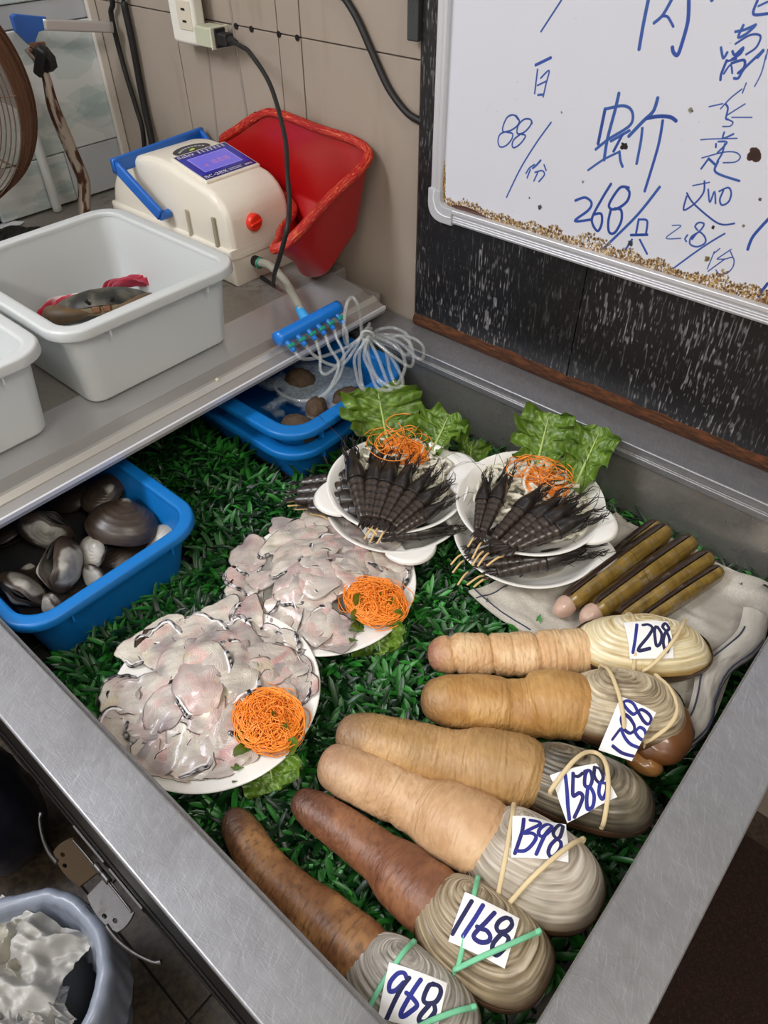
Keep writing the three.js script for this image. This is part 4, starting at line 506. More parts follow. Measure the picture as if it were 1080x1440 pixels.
// ---------- bowls of skewered shrimps ----------
const bowlM = MP({ color: 0xf1efe9, roughness: 0.16, clearcoat: 0.6, clearcoatRoughness: 0.08 });
function bowl(label, x, yRim, z, earTurn, tilt = [0, 0]) {
  const t = thing('serving_bowl', label, 'bowl', [x, yRim - 0.042, z]); t.rotation.set(tilt[0], earTurn, tilt[1], 'YXZ');
  part('body', new THREE.LatheGeometry([[0, 0.002], [0.062, 0.002], [0.064, 0], [0.069, 0], [0.071, 0.003], [0.098, 0.02], [0.112, 0.036], [0.119, 0.0415], [0.1205, 0.043], [0.1195, 0.0445], [0.115, 0.0435], [0.107, 0.036], [0.094, 0.022], [0.068, 0.008], [0, 0.007]].map((p) => new THREE.Vector2(...p)), 80), bowlM, t);
  for (const s of [-1, 1]) part('handle', surf(24, 12, (u, v) => { const k = (u - 0.5) * 2, a = k * 0.36, R = 0.114 + (0.03 * Math.pow(Math.cos(k * 1.5), 0.8) + 0.003) * (v < 0.5 ? v * 2 : (1 - v) * 2), yy = 0.0405 + (v < 0.5 ? 0.0024 : -0.0024) * Math.sin(Math.PI * v * 1) + 0.003 * Math.cos(k * 1.5); return [s * Math.cos(a) * R, yy, Math.sin(a) * R]; }), bowlM, t);
  return t;
}
bowl('lower white bowl under the shrimp bowl next to the stacked blue tubs', -0.583, 0.765, -0.69, -0.65);
bowl('upper white bowl of shrimps next to the stacked blue tubs', -0.592, 0.797, -0.705, 1.06, [0.02, 0.02]);
bowl('lower white bowl under the shrimp bowl next to the razor clams', -0.372, 0.768, -0.772, 0.26);
bowl('upper white bowl of shrimps next to the razor clams', -0.392, 0.808, -0.802, 0.17, [0.05, 0]);
stuff('shredded_cabbage', shreds(240, [-0.613, 0.778, -0.735], [0.092, 0.036, 0.09], 0.0034, 0.06, 3, 31, 0.8), cabbageM, 'pale shredded cabbage heaped under the shrimps beside the blue tubs', 'cabbage');
stuff('shredded_cabbage', shreds(240, [-0.397, 0.788, -0.822], [0.092, 0.036, 0.088], 0.0034, 0.06, 3, 32, 0.8), cabbageM, 'pale shredded cabbage heaped under the shrimps beside the razor clams', 'cabbage');
stuff('carrot_shreds', join([shreds(130, [-0.628, 0.803, -0.762], [0.036, 0.014, 0.026], 0.0007, 0.09, 5, 23), shreds(14, [-0.632, 0.808, -0.768], [0.055, 0.036, 0.042], 0.0008, 0.17, 7, 24, 0.1)]), carrotM, 'loose orange carrot shreds on the shrimp bowl beside the blue tubs', 'shredded carrot');
stuff('carrot_shreds', join([shreds(90, [-0.395, 0.812, -0.842], [0.036, 0.012, 0.026], 0.0007, 0.09, 5, 25), shreds(14, [-0.395, 0.816, -0.84], [0.055, 0.034, 0.042], 0.0008, 0.17, 7, 26, 0.1)]), carrotM, 'loose orange carrot shreds on the shrimp bowl beside the razor clams', 'shredded carrot');
lettuce('bright lettuce leaf standing behind the shrimps by the blue tubs', [-0.66, 0.79, -0.765], 2.55, 0.5, 0.1, 0.12, 0.15, 7, 0.2);
lettuce('lettuce leaf behind the first shrimp bowl, on the side of the steel wall', [-0.60, 0.79, -0.80], 1.75, 0.4, 0.0, 0.085, 0.09, 8, 0.2);
lettuce('small lettuce leaf lying on the grass between the two shrimp bowls', [-0.54, 0.752, -0.845], 2.2, 0.25, 0.3, 0.07, 0.06, 9, 0.1);
lettuce('wide lettuce leaf leaning on the steel wall behind the second shrimp bowl', [-0.425, 0.795, -0.868], 1.95, 0.62, 0.0, 0.115, 0.1, 10, 0.1);
lettuce('narrow lettuce leaf leaning on the steel wall, nearer the razor clams', [-0.352, 0.795, -0.862], 1.72, 0.6, 0.0, 0.13, 0.075, 13, 0.05);

// one shrimp along +x: tail at 0, head at 0.15
const shrimpM = MP({ vertexColors: true, roughness: 0.34, clearcoat: 0.5, clearcoatRoughness: 0.25 });
const shrimpDark = MP({ color: 0x221915, roughness: 0.4, clearcoat: 0.3 });
const feelM = M({ color: 0x2a1a14, roughness: 0.6 });
function makeShrimp(s) {
  seed(s); const t = new THREE.Group();
  const dk = lin('#120d0b'), md = lin('#2a211b'), lt = lin('#463a31');
  part('abdomen', sweep([[0.018, 0, 0], [0.045, 0.002, 0], [0.07, 0.003, 0], [0.092, 0.003, 0]], (q) => { const seg = (q * 6) % 1; return mix(0.0068, 0.0142, Math.pow(q, 0.75)) * (1 + 0.045 * Math.sin(seg * Math.PI) - 0.02); }, { n: 72, ns: 20, sy: 0.95, color: (q, u) => { const seg = (q * 6) % 1, n = fbm(q * 40, u * 9, s, 2); const tone = mix3(md, lt, n); let c = mix3(tone, dk, 0.9 * smooth(0.3, 0.42, seg) * smooth(0.72, 0.6, seg)); return mix3(c, dk, smooth(0.9, 0.99, seg)); } }), shrimpM, t);
  part('carapace', sweep([[0.088, 0.003, 0], [0.105, 0.005, 0], [0.125, 0.005, 0], [0.14, 0.007, 0], [0.152, 0.011, 0]], (q) => 0.0146 * (1 - Math.pow(q, 2.0)) + 0.0008, { n: 40, ns: 18, sy: 1.05, color: (q, u) => mix3(dk, md, smooth(0.4, 0.75, fbm(q * 9, u * 6, s + 2, 3))) }), shrimpM, t);
  for (const k of [-0.5, -0.18, 0.18, 0.5]) part('tail_fan', surf(8, 8, (u, v) => { const w = 0.0034 * Math.sin(Math.PI * clamp(v * 0.85 + 0.1)), x = 0.02 - v * 0.024, z = (u - 0.5) * 2 * w; return [0.02 + (x - 0.02) * Math.cos(k) - z * Math.sin(k), 0.0015 - 0.002 * v + 0.0012 * Math.cos((u - 0.5) * 3), (x - 0.02) * Math.sin(k) * -1 + z * Math.cos(k)]; }), shrimpDark, t);
  for (const e of [-1, 1]) part('eye', moved(new THREE.SphereGeometry(0.0022, 10, 8), 0.137, 0.009, e * 0.0052), shrimpDark, t);
  for (let k = 0; k < 24; k++) { const e = k % 2 ? 1 : -1, x = 0.092 + (k >> 1) * 0.0045, y = rr(-0.004, 0.006); part('leg', sweep([[x, y, e * 0.006], [x + 0.018, y + rr(-0.002, 0.004), e * rr(0.007, 0.013)], [x + 0.034, y + rr(-0.003, 0.005), e * rr(0.005, 0.012)], [x + rr(0.042, 0.056), y + rr(-0.004, 0.008), e * rr(0.001, 0.012)]], (q) => 0.00135 * (1 - 0.6 * q), { n: 14, ns: 5 }), shrimpDark, t); }
  for (let k = 0; k < 4; k++) { const e = k % 2 ? 1 : -1, x = 0.03 + k * 0.014; part('swimmeret', sweep([[x, -0.004, e * 0.004], [x + 0.008, -0.007, e * 0.007], [x + 0.014, -0.007, e * 0.006]], 0.0014, { n: 8, ns: 5 }), shrimpDark, t); }
  for (const e of [-1, 1]) part('antenna', sweep([[0.148, 0.008, e * 0.002], [0.17, 0.02 + 0.004 * e, e * 0.012 + rr(-0.006, 0.006)], [0.2, rr(0.018, 0.034), e * 0.03 + rr(-0.02, 0.02)], [rr(0.2, 0.235), rr(0.005, 0.03), e * rr(0.03, 0.08)]], (q) => 0.0006 * (1 - 0.6 * q), { n: 26, ns: 4 }), feelM, t);
  return t;
}
const shrimpKinds = [makeShrimp(41), makeShrimp(42), makeShrimp(43)];
const ORD = ['first', 'second', 'third', 'fourth', 'fifth', 'sixth', 'seventh'];
let shrimpN = 0;
function shrimps(list, where, from, drop = 0) {
  list.forEach(([a, b], i) => {
    const t = shrimpKinds[shrimpN++ % 3].clone(); t.name = numbered('shrimp'); scene.add(t); t.traverse((o) => { if (o !== t) o.userData = {}; });
    const A = V(a[0], a[1], a[2]), B = V(b[0], b[1], b[2]), d = B.clone().sub(A), L = d.length(), k = clamp(L / 0.165, 0.72, 1.15);
    t.scale.setScalar(k); const X = d.normalize(), Z = X.clone().cross(V(0, 1, 0)).normalize(), Y = Z.clone().cross(X); t.quaternion.setFromRotationMatrix(new THREE.Matrix4().makeBasis(X, Y, Z)).multiply(new THREE.Quaternion().setFromAxisAngle(V(1, 0, 0), rr(-0.5, 0.5)));
    t.position.copy(A);
    tag(t, `dark raw shrimp, ${ORD[i]} from ${from}, ${where}`, 'shrimp', `skewered shrimps ${where}`);
  });
}
seed(44);
shrimps([[[-0.558, 0.797, -0.586], [-0.708, 0.812, -0.708]], [[-0.556, 0.8, -0.588], [-0.658, 0.815, -0.726]], [[-0.548, 0.801, -0.592], [-0.626, 0.817, -0.738]], [[-0.54, 0.801, -0.598], [-0.592, 0.816, -0.745]], [[-0.534, 0.8, -0.6], [-0.549, 0.814, -0.754]], [[-0.524, 0.799, -0.6], [-0.515, 0.811, -0.742]], [[-0.516, 0.797, -0.592], [-0.49, 0.806, -0.716]]], 'in the tub-side upper bowl', 'the tubs');
shrimps([[[-0.752, 0.768, -0.604], [-0.62, 0.778, -0.722]], [[-0.742, 0.768, -0.583], [-0.592, 0.778, -0.703]], [[-0.73, 0.769, -0.567], [-0.568, 0.778, -0.678]], [[-0.698, 0.769, -0.57], [-0.545, 0.778, -0.652]], [[-0.552, 0.77, -0.592], [-0.46, 0.772, -0.7]]], 'in the tub-side lower bowl', 'the tubs');
shrimps([[[-0.409, 0.808, -0.675], [-0.468, 0.826, -0.788]], [[-0.399, 0.81, -0.672], [-0.444, 0.83, -0.812]], [[-0.383, 0.811, -0.668], [-0.378, 0.83, -0.822]], [[-0.37, 0.811, -0.668], [-0.346, 0.829, -0.825]], [[-0.362, 0.81, -0.67], [-0.318, 0.827, -0.834]], [[-0.355, 0.808, -0.68], [-0.286, 0.822, -0.826]]], 'in the razor-clam-side upper bowl', 'the other bowl');
shrimps([[[-0.425, 0.77, -0.672], [-0.385, 0.775, -0.8]], [[-0.414, 0.771, -0.66], [-0.34, 0.776, -0.77]], [[-0.395, 0.771, -0.654], [-0.29, 0.776, -0.75]], [[-0.37, 0.769, -0.65], [-0.268, 0.774, -0.8]]], 'in the razor-clam-side lower bowl', 'the other bowl');
// bamboo skewers: the ends that stick out past the tails
const bambooM = M({ color: 0xd9b982, roughness: 0.6 });
let skewN = 0;
function skewers(list, where) { list.forEach(([a0, b], i) => { const a = a0.map((q, k) => mix(q, b[k], where.includes('razor') ? 0.4 : 0.15)); const A = V(...a), B = V(...b), d = B.clone().sub(A).normalize(); const e = B.clone().addScaledVector(d, 0.012).add(V(0, -0.006, 0)); single('bamboo_skewer', sweep([a, B.toArray(), e.toArray()], (q) => 0.0017, { n: 10, ns: 8 }), bambooM, `pale skewer end, ${ORD[i]} from the blue tubs, ${where}`, 'skewer', `bamboo skewers ${where}`); }); }
skewers([[[-0.572, 0.79, -0.592], [-0.545, 0.8, -0.588]].map((p) => p), [[-0.545, 0.791, -0.566], [-0.551, 0.8, -0.594]], [[-0.534, 0.79, -0.566], [-0.544, 0.799, -0.6]], [[-0.524, 0.79, -0.572], [-0.531, 0.799, -0.602]]], 'at the tub-side upper bowl');
skewers([[[-0.748, 0.756, -0.6], [-0.727, 0.761, -0.615]], [[-0.738, 0.756, -0.572], [-0.712, 0.761, -0.588]], [[-0.727, 0.756, -0.566], [-0.704, 0.761, -0.582]], [[-0.712, 0.756, -0.568], [-0.684, 0.762, -0.586]], [[-0.684, 0.757, -0.579], [-0.656, 0.762, -0.586]]], 'at the tub-side lower bowl');
skewers([[[-0.41, 0.794, -0.648], [-0.411, 0.806, -0.672]], [[-0.388, 0.793, -0.628], [-0.395, 0.806, -0.664]], [[-0.383, 0.792, -0.62], [-0.384, 0.805, -0.65]], [[-0.376, 0.792, -0.625], [-0.376, 0.805, -0.652]], [[-0.37, 0.793, -0.634], [-0.36, 0.805, -0.662]]], 'at the razor-clam-side upper bowl');
skewers([[[-0.43, 0.752, -0.634], [-0.426, 0.766, -0.655]], [[-0.417, 0.752, -0.62], [-0.416, 0.764, -0.648]], [[-0.396, 0.75, -0.607], [-0.397, 0.762, -0.634]], [[-0.39, 0.75, -0.615], [-0.379, 0.762, -0.645]], [[-0.378, 0.751, -0.62], [-0.37, 0.763, -0.644]]], 'at the razor-clam-side lower bowl');

// ---------- razor clams on a towel ----------
{
  const A = [-0.385, -0.632], B = [-0.3, -0.945], C = [-0.012, -0.955], D = [-0.012, -0.585];
  const tw = (u, v, e = 0) => { const x = mix(mix(A[0], B[0], v), mix(D[0], C[0], v), u), z = mix(mix(A[1], B[1], v), mix(D[1], C[1], v), u); const w = 0.006 * fbm(u * 7, v * 7, 3, 4) + 0.007 * Math.pow(fbm(u * 4 + v * 2, v * 3 - u * 5, 8, 3), 2) + 0.006 * smooth(0.4, 0.75, fbm(u * 3 + v * 5, v * 9 - u * 2, 12, 2)); return [x + 0.006 * Math.sin(v * 9), 0.7285 + w + e, z + 0.005 * Math.sin(u * 11)]; };
  const ttex = tex(256, 256, (u, v) => { const k = 0.82 + 0.1 * (h3(Math.floor(u * 256), Math.floor(v * 256), 3) - 0.5) + 0.16 * (pfbm(u, v, 5, 5, 8, 4) - 0.5), s = smooth(0.55, 0.75, pfbm(u, v, 4, 4, 28, 4)); return mix3([k, k * 0.985, k * 0.95], [0.60, 0.58, 0.55], s * 0.6); });
  const towelM = M({ color: 0xeeebe6, map: ttex, bumpMap: ttex, bumpScale: 0.001, roughness: 0.95 }), blueLine = M({ color: 0x3a3f58, roughness: 0.9 });
  const t = thing('towel', 'damp off-white towel with a thin dark blue border under the razor clams', 'towel');
  part('cloth', surf(120, 120, (u, v) => tw(u, v), { flip: true }), towelM, t); part('underside', surf(40, 40, (u, v) => tw(u, v, -0.003), {}), towelM, t);
  const line = (f, n = 50) => part('border_stripe', sweep(Array.from({ length: 30 }, (_, i) => f(i / 29)), 0.0011, { n, ns: 6 }), blueLine, t);
  line((q) => tw(0.05, q * 0.35, 0.0008)); line((q) => tw(q * 0.3, 0.03, 0.0008));
  // the corner turned up along the counter wall
  const fold = (u, v) => { const z = mix(-0.86, -0.6, v), a = u * 2.6 - 0.25, R = 0.018 + 0.008 * fbm(v * 5, 2) - 0.006 * v; return [-0.03 + Math.cos(a) * R + 0.008 * Math.sin(v * 9), 0.742 + Math.sin(a) * R * 0.9 + 0.004 * fbm(v * 8, u * 3), z]; };
  part('fold', surf(24, 60, fold, {}), towelM, t); part('fold', surf(24, 60, (u, v) => { const p = fold(u, v); return [p[0] - 0.0025, p[1] - 0.002, p[2]]; }, { flip: true }), towelM, t);
  for (const u of [0.08, 0.3, 0.9]) line((q) => { const p = fold(u, 0.15 + 0.85 * q); return [p[0], p[1] + 0.001, p[2]]; });

  const razorCol = (s) => (t2, v, p) => { const n = fbm(t2 * 14 + s, v * 5, 2, 4), st = fbm(v * 60, t2 * 5 + s, 3, 3), lines = 0.75 + 0.5 * fbm(t2 * 90, 2 + s, v * 0.5, 2); let c = mix3(lin('#5b4216'), lin('#a18538'), n); c = mix3(c, lin('#2c1a10'), smooth(0.34, 0.6, st * 0.42 + v * 0.42 + 0.12 * n)); c = mix3(c, lin('#8a8178'), smooth(0.66, 0.78, fbm(t2 * 22 + s, v * 8, 5, 4)) * 0.5); return mul3(c, lines); };
  const razorM = MP({ vertexColors: true, roughness: 0.32, clearcoat: 0.6, clearcoatRoughness: 0.25 });
  const footM = MP({ color: 0xc4a593, roughness: 0.35, clearcoat: 0.6 });
  const razor = (label, a, b, w, foot, s, y = 0.748) => {
    const d = V(b[0] - a[0], 0, b[1] - a[1]), L = d.length(), th = thing('razor_clam', label, 'razor clam', [a[0], y, a[1]], Math.atan2(-d.z, d.x), 'razor clams on the towel');
    const val = (side) => surf(90, 18, (u, v) => { const k = (v - 0.5) * Math.PI * 0.98, e = Math.min(1, u * 26, (1 - u) * 20), R = w * (0.92 + 0.08 * Math.sin(u * 3)) * (0.8 + 0.2 * e) * (1 + 0.02 * (fbm(u * 60, s, v, 2) - 0.5)); return [u * L, Math.sin(k) * R * 0.5 + 0.002 * Math.sin(u * 3.1), side * (Math.cos(k) * R * 0.42 + 0.0006)]; }, { flip: side < 0, color: (u, v, p) => razorCol(s)(u, side > 0 ? 1 - v : v, p) });
    part('valve', val(1), razorM, th); part('valve', val(-1), razorM, th);
    part('end_flesh', moved(new THREE.SphereGeometry(1, 16, 12).scale(0.006, w * 0.42, w * 0.34), L - 0.003, 0, 0), M({ color: 0x4a3524, roughness: 0.5 }), th);
    if (foot) part('foot', moved(displace(new THREE.SphereGeometry(1, 28, 20), (x, yy, z) => { const q = 1 + 0.15 * (fbm(x * 2 + s, yy * 2, z * 2) - 0.5); return [x * 0.024 * q, yy * w * 0.4 * q, z * w * 0.36 * q]; }), -0.004, -0.002, 0), footM, th);
  };
  razor('farthest razor clam of the row, lying mostly behind another', [-0.247, -0.79], [-0.226, -0.945], 0.036, false, 5);
  razor('razor clam with a pale swollen foot, the one nearest the shrimps', [-0.25, -0.697], [-0.208, -0.937], 0.043, true, 1, 0.753);
  razor('razor clam with a pale foot, in the middle between two brown ones', [-0.212, -0.71], [-0.166, -0.94], 0.043, true, 2, 0.753);
  razor('dark brown razor clam without a visible foot, next to the outermost', [-0.178, -0.72], [-0.13, -0.925], 0.042, false, 3, 0.752);
  razor('outermost razor clam, thin and dark, lying on the bare towel', [-0.15, -0.745], [-0.106, -0.912], 0.034, false, 4, 0.749);
}
// ---------- air pump, hoses, cables, fan ----------
const ivoryM = MP({ color: 0xe4ddcd, roughness: 0.42, clearcoat: 0.2, clearcoatRoughness: 0.3 });
const blackM = M({ color: 0x141212, roughness: 0.55 });
const pumpBlue = MP({ color: 0x1560b8, roughness: 0.4, clearcoat: 0.2 });
{
  const t = thing('air_pump', 'ivory white air pump with a blue display and a red knob between the tubs', 'air pump');
  const prof = (pts, z0, z1, bev) => { const s = new THREE.Shape(); s.moveTo(...pts[0]); for (const p of pts.slice(1)) p.length === 2 ? s.lineTo(...p) : s.quadraticCurveTo(...p); const g = new THREE.ExtrudeGeometry(s, { depth: z1 - z0 - 2 * bev, bevelEnabled: true, bevelSize: bev, bevelThickness: bev, bevelSegments: 4, curveSegments: 14 }); g.translate(0, 0, z0 + bev); return toCreasedNormals(g, 0.6); };
  const Z0 = -1.03, Z1 = -0.852;
  part('base', prof([[-1.57, 0.922], [-1.168, 0.918], [-1.172, 0.966], [-1.566, 0.97]], Z0 + 0.002, Z1 - 0.002, 0.008), ivoryM, t);
  part('seam_lip', prof([[-1.57, 0.976], [-1.166, 0.973], [-1.166, 0.98], [-1.57, 0.983]], Z0 - 0.001, Z1 + 0.001, 0.006), ivoryM, t);
  part('cover', prof([[-1.566, 0.984], [-1.176, 0.981], [-1.178, 1.03], [-1.181, 1.062, -1.215, 1.076], [-1.345, 1.1], [-1.41, 1.108, -1.47, 1.082], [-1.55, 1.045, -1.562, 0.99]], Z0 + 0.006, Z1 - 0.006, 0.016), ivoryM, t);
  for (const x of [-1.29]) part('side_slot', boxAt(x, x + 0.006, 0.985, 1.04, Z1 - 0.003, Z1 + 0.0015, 0.002), M({ color: 0xb4ab94, roughness: 0.6 }), t);
  part('corner_slot', boxAt(-1.205, -1.197, 0.985, 1.045, Z1 - 0.005, Z1 + 0.001, 0.002), M({ color: 0x9d957f, roughness: 0.6 }), t);
  // display on the sloping top
  const sl = Math.atan2(1.104 - 1.076, 0.13), dx = -1.285, dy = 1.0915 + 0.0165, dz = -0.944;
  const dt = canvasTex(512, 512, (c, w, h) => { c.fillStyle = '#1c1f94'; c.fillRect(0, 0, w, h); c.fillStyle = '#10124a'; c.fillRect(0, 0, w, 70); c.fillRect(0, h - 84, w, 84); c.fillStyle = '#7a74e6'; c.fillRect(70, 104, w - 140, h - 230); c.strokeStyle = '#aaa2f2'; c.lineWidth = 8; c.strokeRect(70, 104, w - 140, h - 230); c.fillStyle = '#d7d4e6'; c.font = 'bold 62px serif'; c.fillText('Saler', 16, 56); c.font = 'bold 40px sans-serif'; c.lineWidth = 6; c.strokeStyle = '#d7d4e6'; for (let i = 0; i < 7; i++) { const x = 210 + i * 40; c.beginPath(); c.moveTo(x, 18); c.lineTo(x + 30, 18); c.moveTo(x + 15, 10); c.lineTo(x + 15, 60); c.moveTo(x + 2, 38); c.lineTo(x + 28, 38); c.moveTo(x + 3, 58); c.lineTo(x + 28, 58); c.stroke(); } c.font = 'bold 66px serif'; c.fillText('SC-38X', 14, h - 20); c.fillStyle = '#a9a7c4'; for (let i = 0; i < 2; i++) c.fillRect(250, h - 60 + i * 24, 130, 12); c.fillStyle = '#d7d4e6'; c.font = 'bold 40px serif'; c.fillText('BPS', 410, h - 24); c.fillStyle = '#b07fd0'; c.font = 'bold 110px sans-serif'; c.fillText('888', 210, 300); c.fillStyle = '#c07ab8'; c.beginPath(); c.moveTo(120, 290); c.lineTo(160, 262); c.lineTo(160, 318); c.fill(); });
  const surround = moved(rbox(0.112, 0.012, 0.142, 0.004), dx, dy - 0.002, dz, 0, 0, -sl); part('display_surround', surround, ivoryM, t);
  const dg = new THREE.PlaneGeometry(0.132, 0.1); dg.rotateX(-Math.PI / 2); dg.rotateY(Math.PI / 2); part('display', moved(dg, dx + 0.0046 * Math.sin(sl), dy + 0.0046, dz, 0, 0, -sl), MP({ map: dt, emissive: 0x2a2a6a, emissiveIntensity: 0.35, roughness: 0.25, clearcoat: 0.5 }), t);
  const bt = canvasTex(256, 128, (c, w, h) => { c.fillStyle = '#3f4144'; c.fillRect(0, 0, w, h); c.fillStyle = '#c7c9c6'; c.font = 'bold 20px sans-serif'; for (let i = 0; i < 9; i++) { const a = (i - 4) * 0.2; c.save(); c.translate(128 + Math.sin(a) * 118, 128 - Math.cos(a) * 96); c.rotate(a); c.fillRect(-8, -8, 15, 14); c.fillStyle = '#3f4144'; c.fillRect(-4, -4, 7, 4); c.fillStyle = '#c7c9c6'; c.restore(); } c.fillStyle = '#c5d44a'; c.beginPath(); c.moveTo(104, 74); c.quadraticCurveTo(128, 42, 152, 62); c.quadraticCurveTo(134, 88, 104, 74); c.fill(); });
  const bg = new THREE.CircleGeometry(1, 40); bg.scale(0.046, 0.02, 1); bg.rotateX(-Math.PI / 2); bg.rotateY(Math.PI / 2);
  part('badge', moved(bg, -1.362, 1.1185, -0.945, 0, 0, -0.13), M({ map: bt, roughness: 0.4 }), t);
  // red knob on the end face
  const knob = part('knob', moved(new THREE.LatheGeometry([[0, 0.01], [0.012, 0.01], [0.0165, 0.008], [0.0175, 0.004], [0.0175, -0.004]].map((p) => new THREE.Vector2(...p)), 32), -1.1605, 1.026, -0.921, 0, 0, -Math.PI / 2), MP({ color: 0xe2341c, roughness: 0.35, clearcoat: 0.3 }), t);
  part('grip', moved(rbox(0.007, 0.007, 0.03, 0.003), -1.1505, 1.026, -0.921, 0.15), MP({ color: 0xdc2f18, roughness: 0.35 }), knob);
  part('outlet', moved(new THREE.CylinderGeometry(0.011, 0.012, 0.02, 20), -1.157, 0.947, -0.913, 0, 0, Math.PI / 2), blackM, t);
  part('hose_clip', moved(new THREE.TorusGeometry(0.0092, 0.003, 8, 20), -1.145, 0.9475, -0.912, 0, Math.PI / 2), M({ color: 0x2f8a68, roughness: 0.5 }), t);
  // carrying handle
  const hb = (pts, a, b, n = 1) => sweep(pts, (q, an) => { const c = Math.abs(Math.cos(an)), s = Math.abs(Math.sin(an)); return Math.min(a / Math.max(c, 1e-3), b / Math.max(s, 1e-3)); }, { n: 20, ns: 28 });
  part('handle', join([hb([[-1.35, 1.018, -0.832], [-1.4, 1.06, -0.822], [-1.45, 1.1, -0.814]], 0.005, 0.013), hb([[-1.4, 1.045, -1.046], [-1.43, 1.075, -1.05], [-1.476, 1.104, -1.055]], 0.005, 0.012), sweep([[-1.45, 1.1, -0.808], [-1.462, 1.101, -0.93], [-1.476, 1.102, -1.06]], (q, an) => { const c = Math.abs(Math.cos(an)), s = Math.abs(Math.sin(an)); return Math.min(0.006 / Math.max(c, 1e-3), 0.0145 / Math.max(s, 1e-3)); }, { n: 20, ns: 28 })]), pumpBlue, t);
  for (const z of [-0.842, -1.038]) part('handle_pivot', moved(new THREE.CylinderGeometry(0.009, 0.009, 0.024, 16), -1.352, 1.016, z, Math.PI / 2), pumpBlue, t);
  for (const [x, z] of [[-1.54, -0.88], [-1.54, -1.0], [-1.2, -0.88], [-1.2, -1.0]]) part('foot', moved(new THREE.CylinderGeometry(0.01, 0.008, 0.012, 14), x, 0.9155, z), blackM, t);
}
// clear hose, blue manifold and thin air lines
const clearM = MP({ color: 0xf6f8f7, transmission: 0.86, thickness: 0, roughness: 0.1, ior: 1.4, specularIntensity: 1 });
const hoseM = MP({ color: 0xc4c3b4, transmission: 0.45, thickness: 0, roughness: 0.25 });
const maniM = MP({ color: 0x0c78d6, roughness: 0.32, clearcoat: 0.4 }), greenM = M({ color: 0x17927a, roughness: 0.5 });
single('hose', sweep([[-1.15, 0.948, -0.912], [-1.112, 0.954, -0.909], [-1.043, 0.957, -0.883], [-0.985, 0.946, -0.857], [-0.948, 0.936, -0.839]], 0.0085, { n: 40, ns: 16 }), hoseM, 'milky clear hose from the air pump to the blue manifold', 'hose');
{
  const t = thing('air_manifold', 'bright blue plastic air manifold with six nozzles on the counter edge', 'manifold');
  part('bar', sweep([[-0.921, 0.924, -0.75], [-0.921, 0.924, -0.83], [-0.921, 0.924, -0.912]], 0.0135, { n: 20, ns: 24 }), maniM, t);
  part('hose_barb', sweep([[-0.925, 0.926, -0.832], [-0.94, 0.932, -0.836], [-0.957, 0.938, -0.842]], (q) => 0.0105 - 0.002 * q, { n: 16, ns: 16 }), M({ color: 0x3f9fe0, roughness: 0.35 }), t);
  const A = [[-0.908, 0.918, -0.762], [-0.908, 0.918, -0.79], [-0.908, 0.918, -0.817], [-0.908, 0.918, -0.842], [-0.909, 0.918, -0.868], [-0.909, 0.918, -0.895]];
  for (const [x, y, z] of A) { const n = part('nozzle', sweep([[x - 0.006, y + 0.002, z], [x + 0.006, y - 0.006, z - 0.002], [x + 0.014, y - 0.015, z - 0.004]], (q) => 0.0062 - 0.0014 * q, { n: 10, ns: 12 }), maniM, t); part('valve_key', moved(rbox(0.007, 0.008, 0.014, 0.002), x + 0.008, y - 0.004, z - 0.003, 0, 0, -0.8), greenM, n); }
}
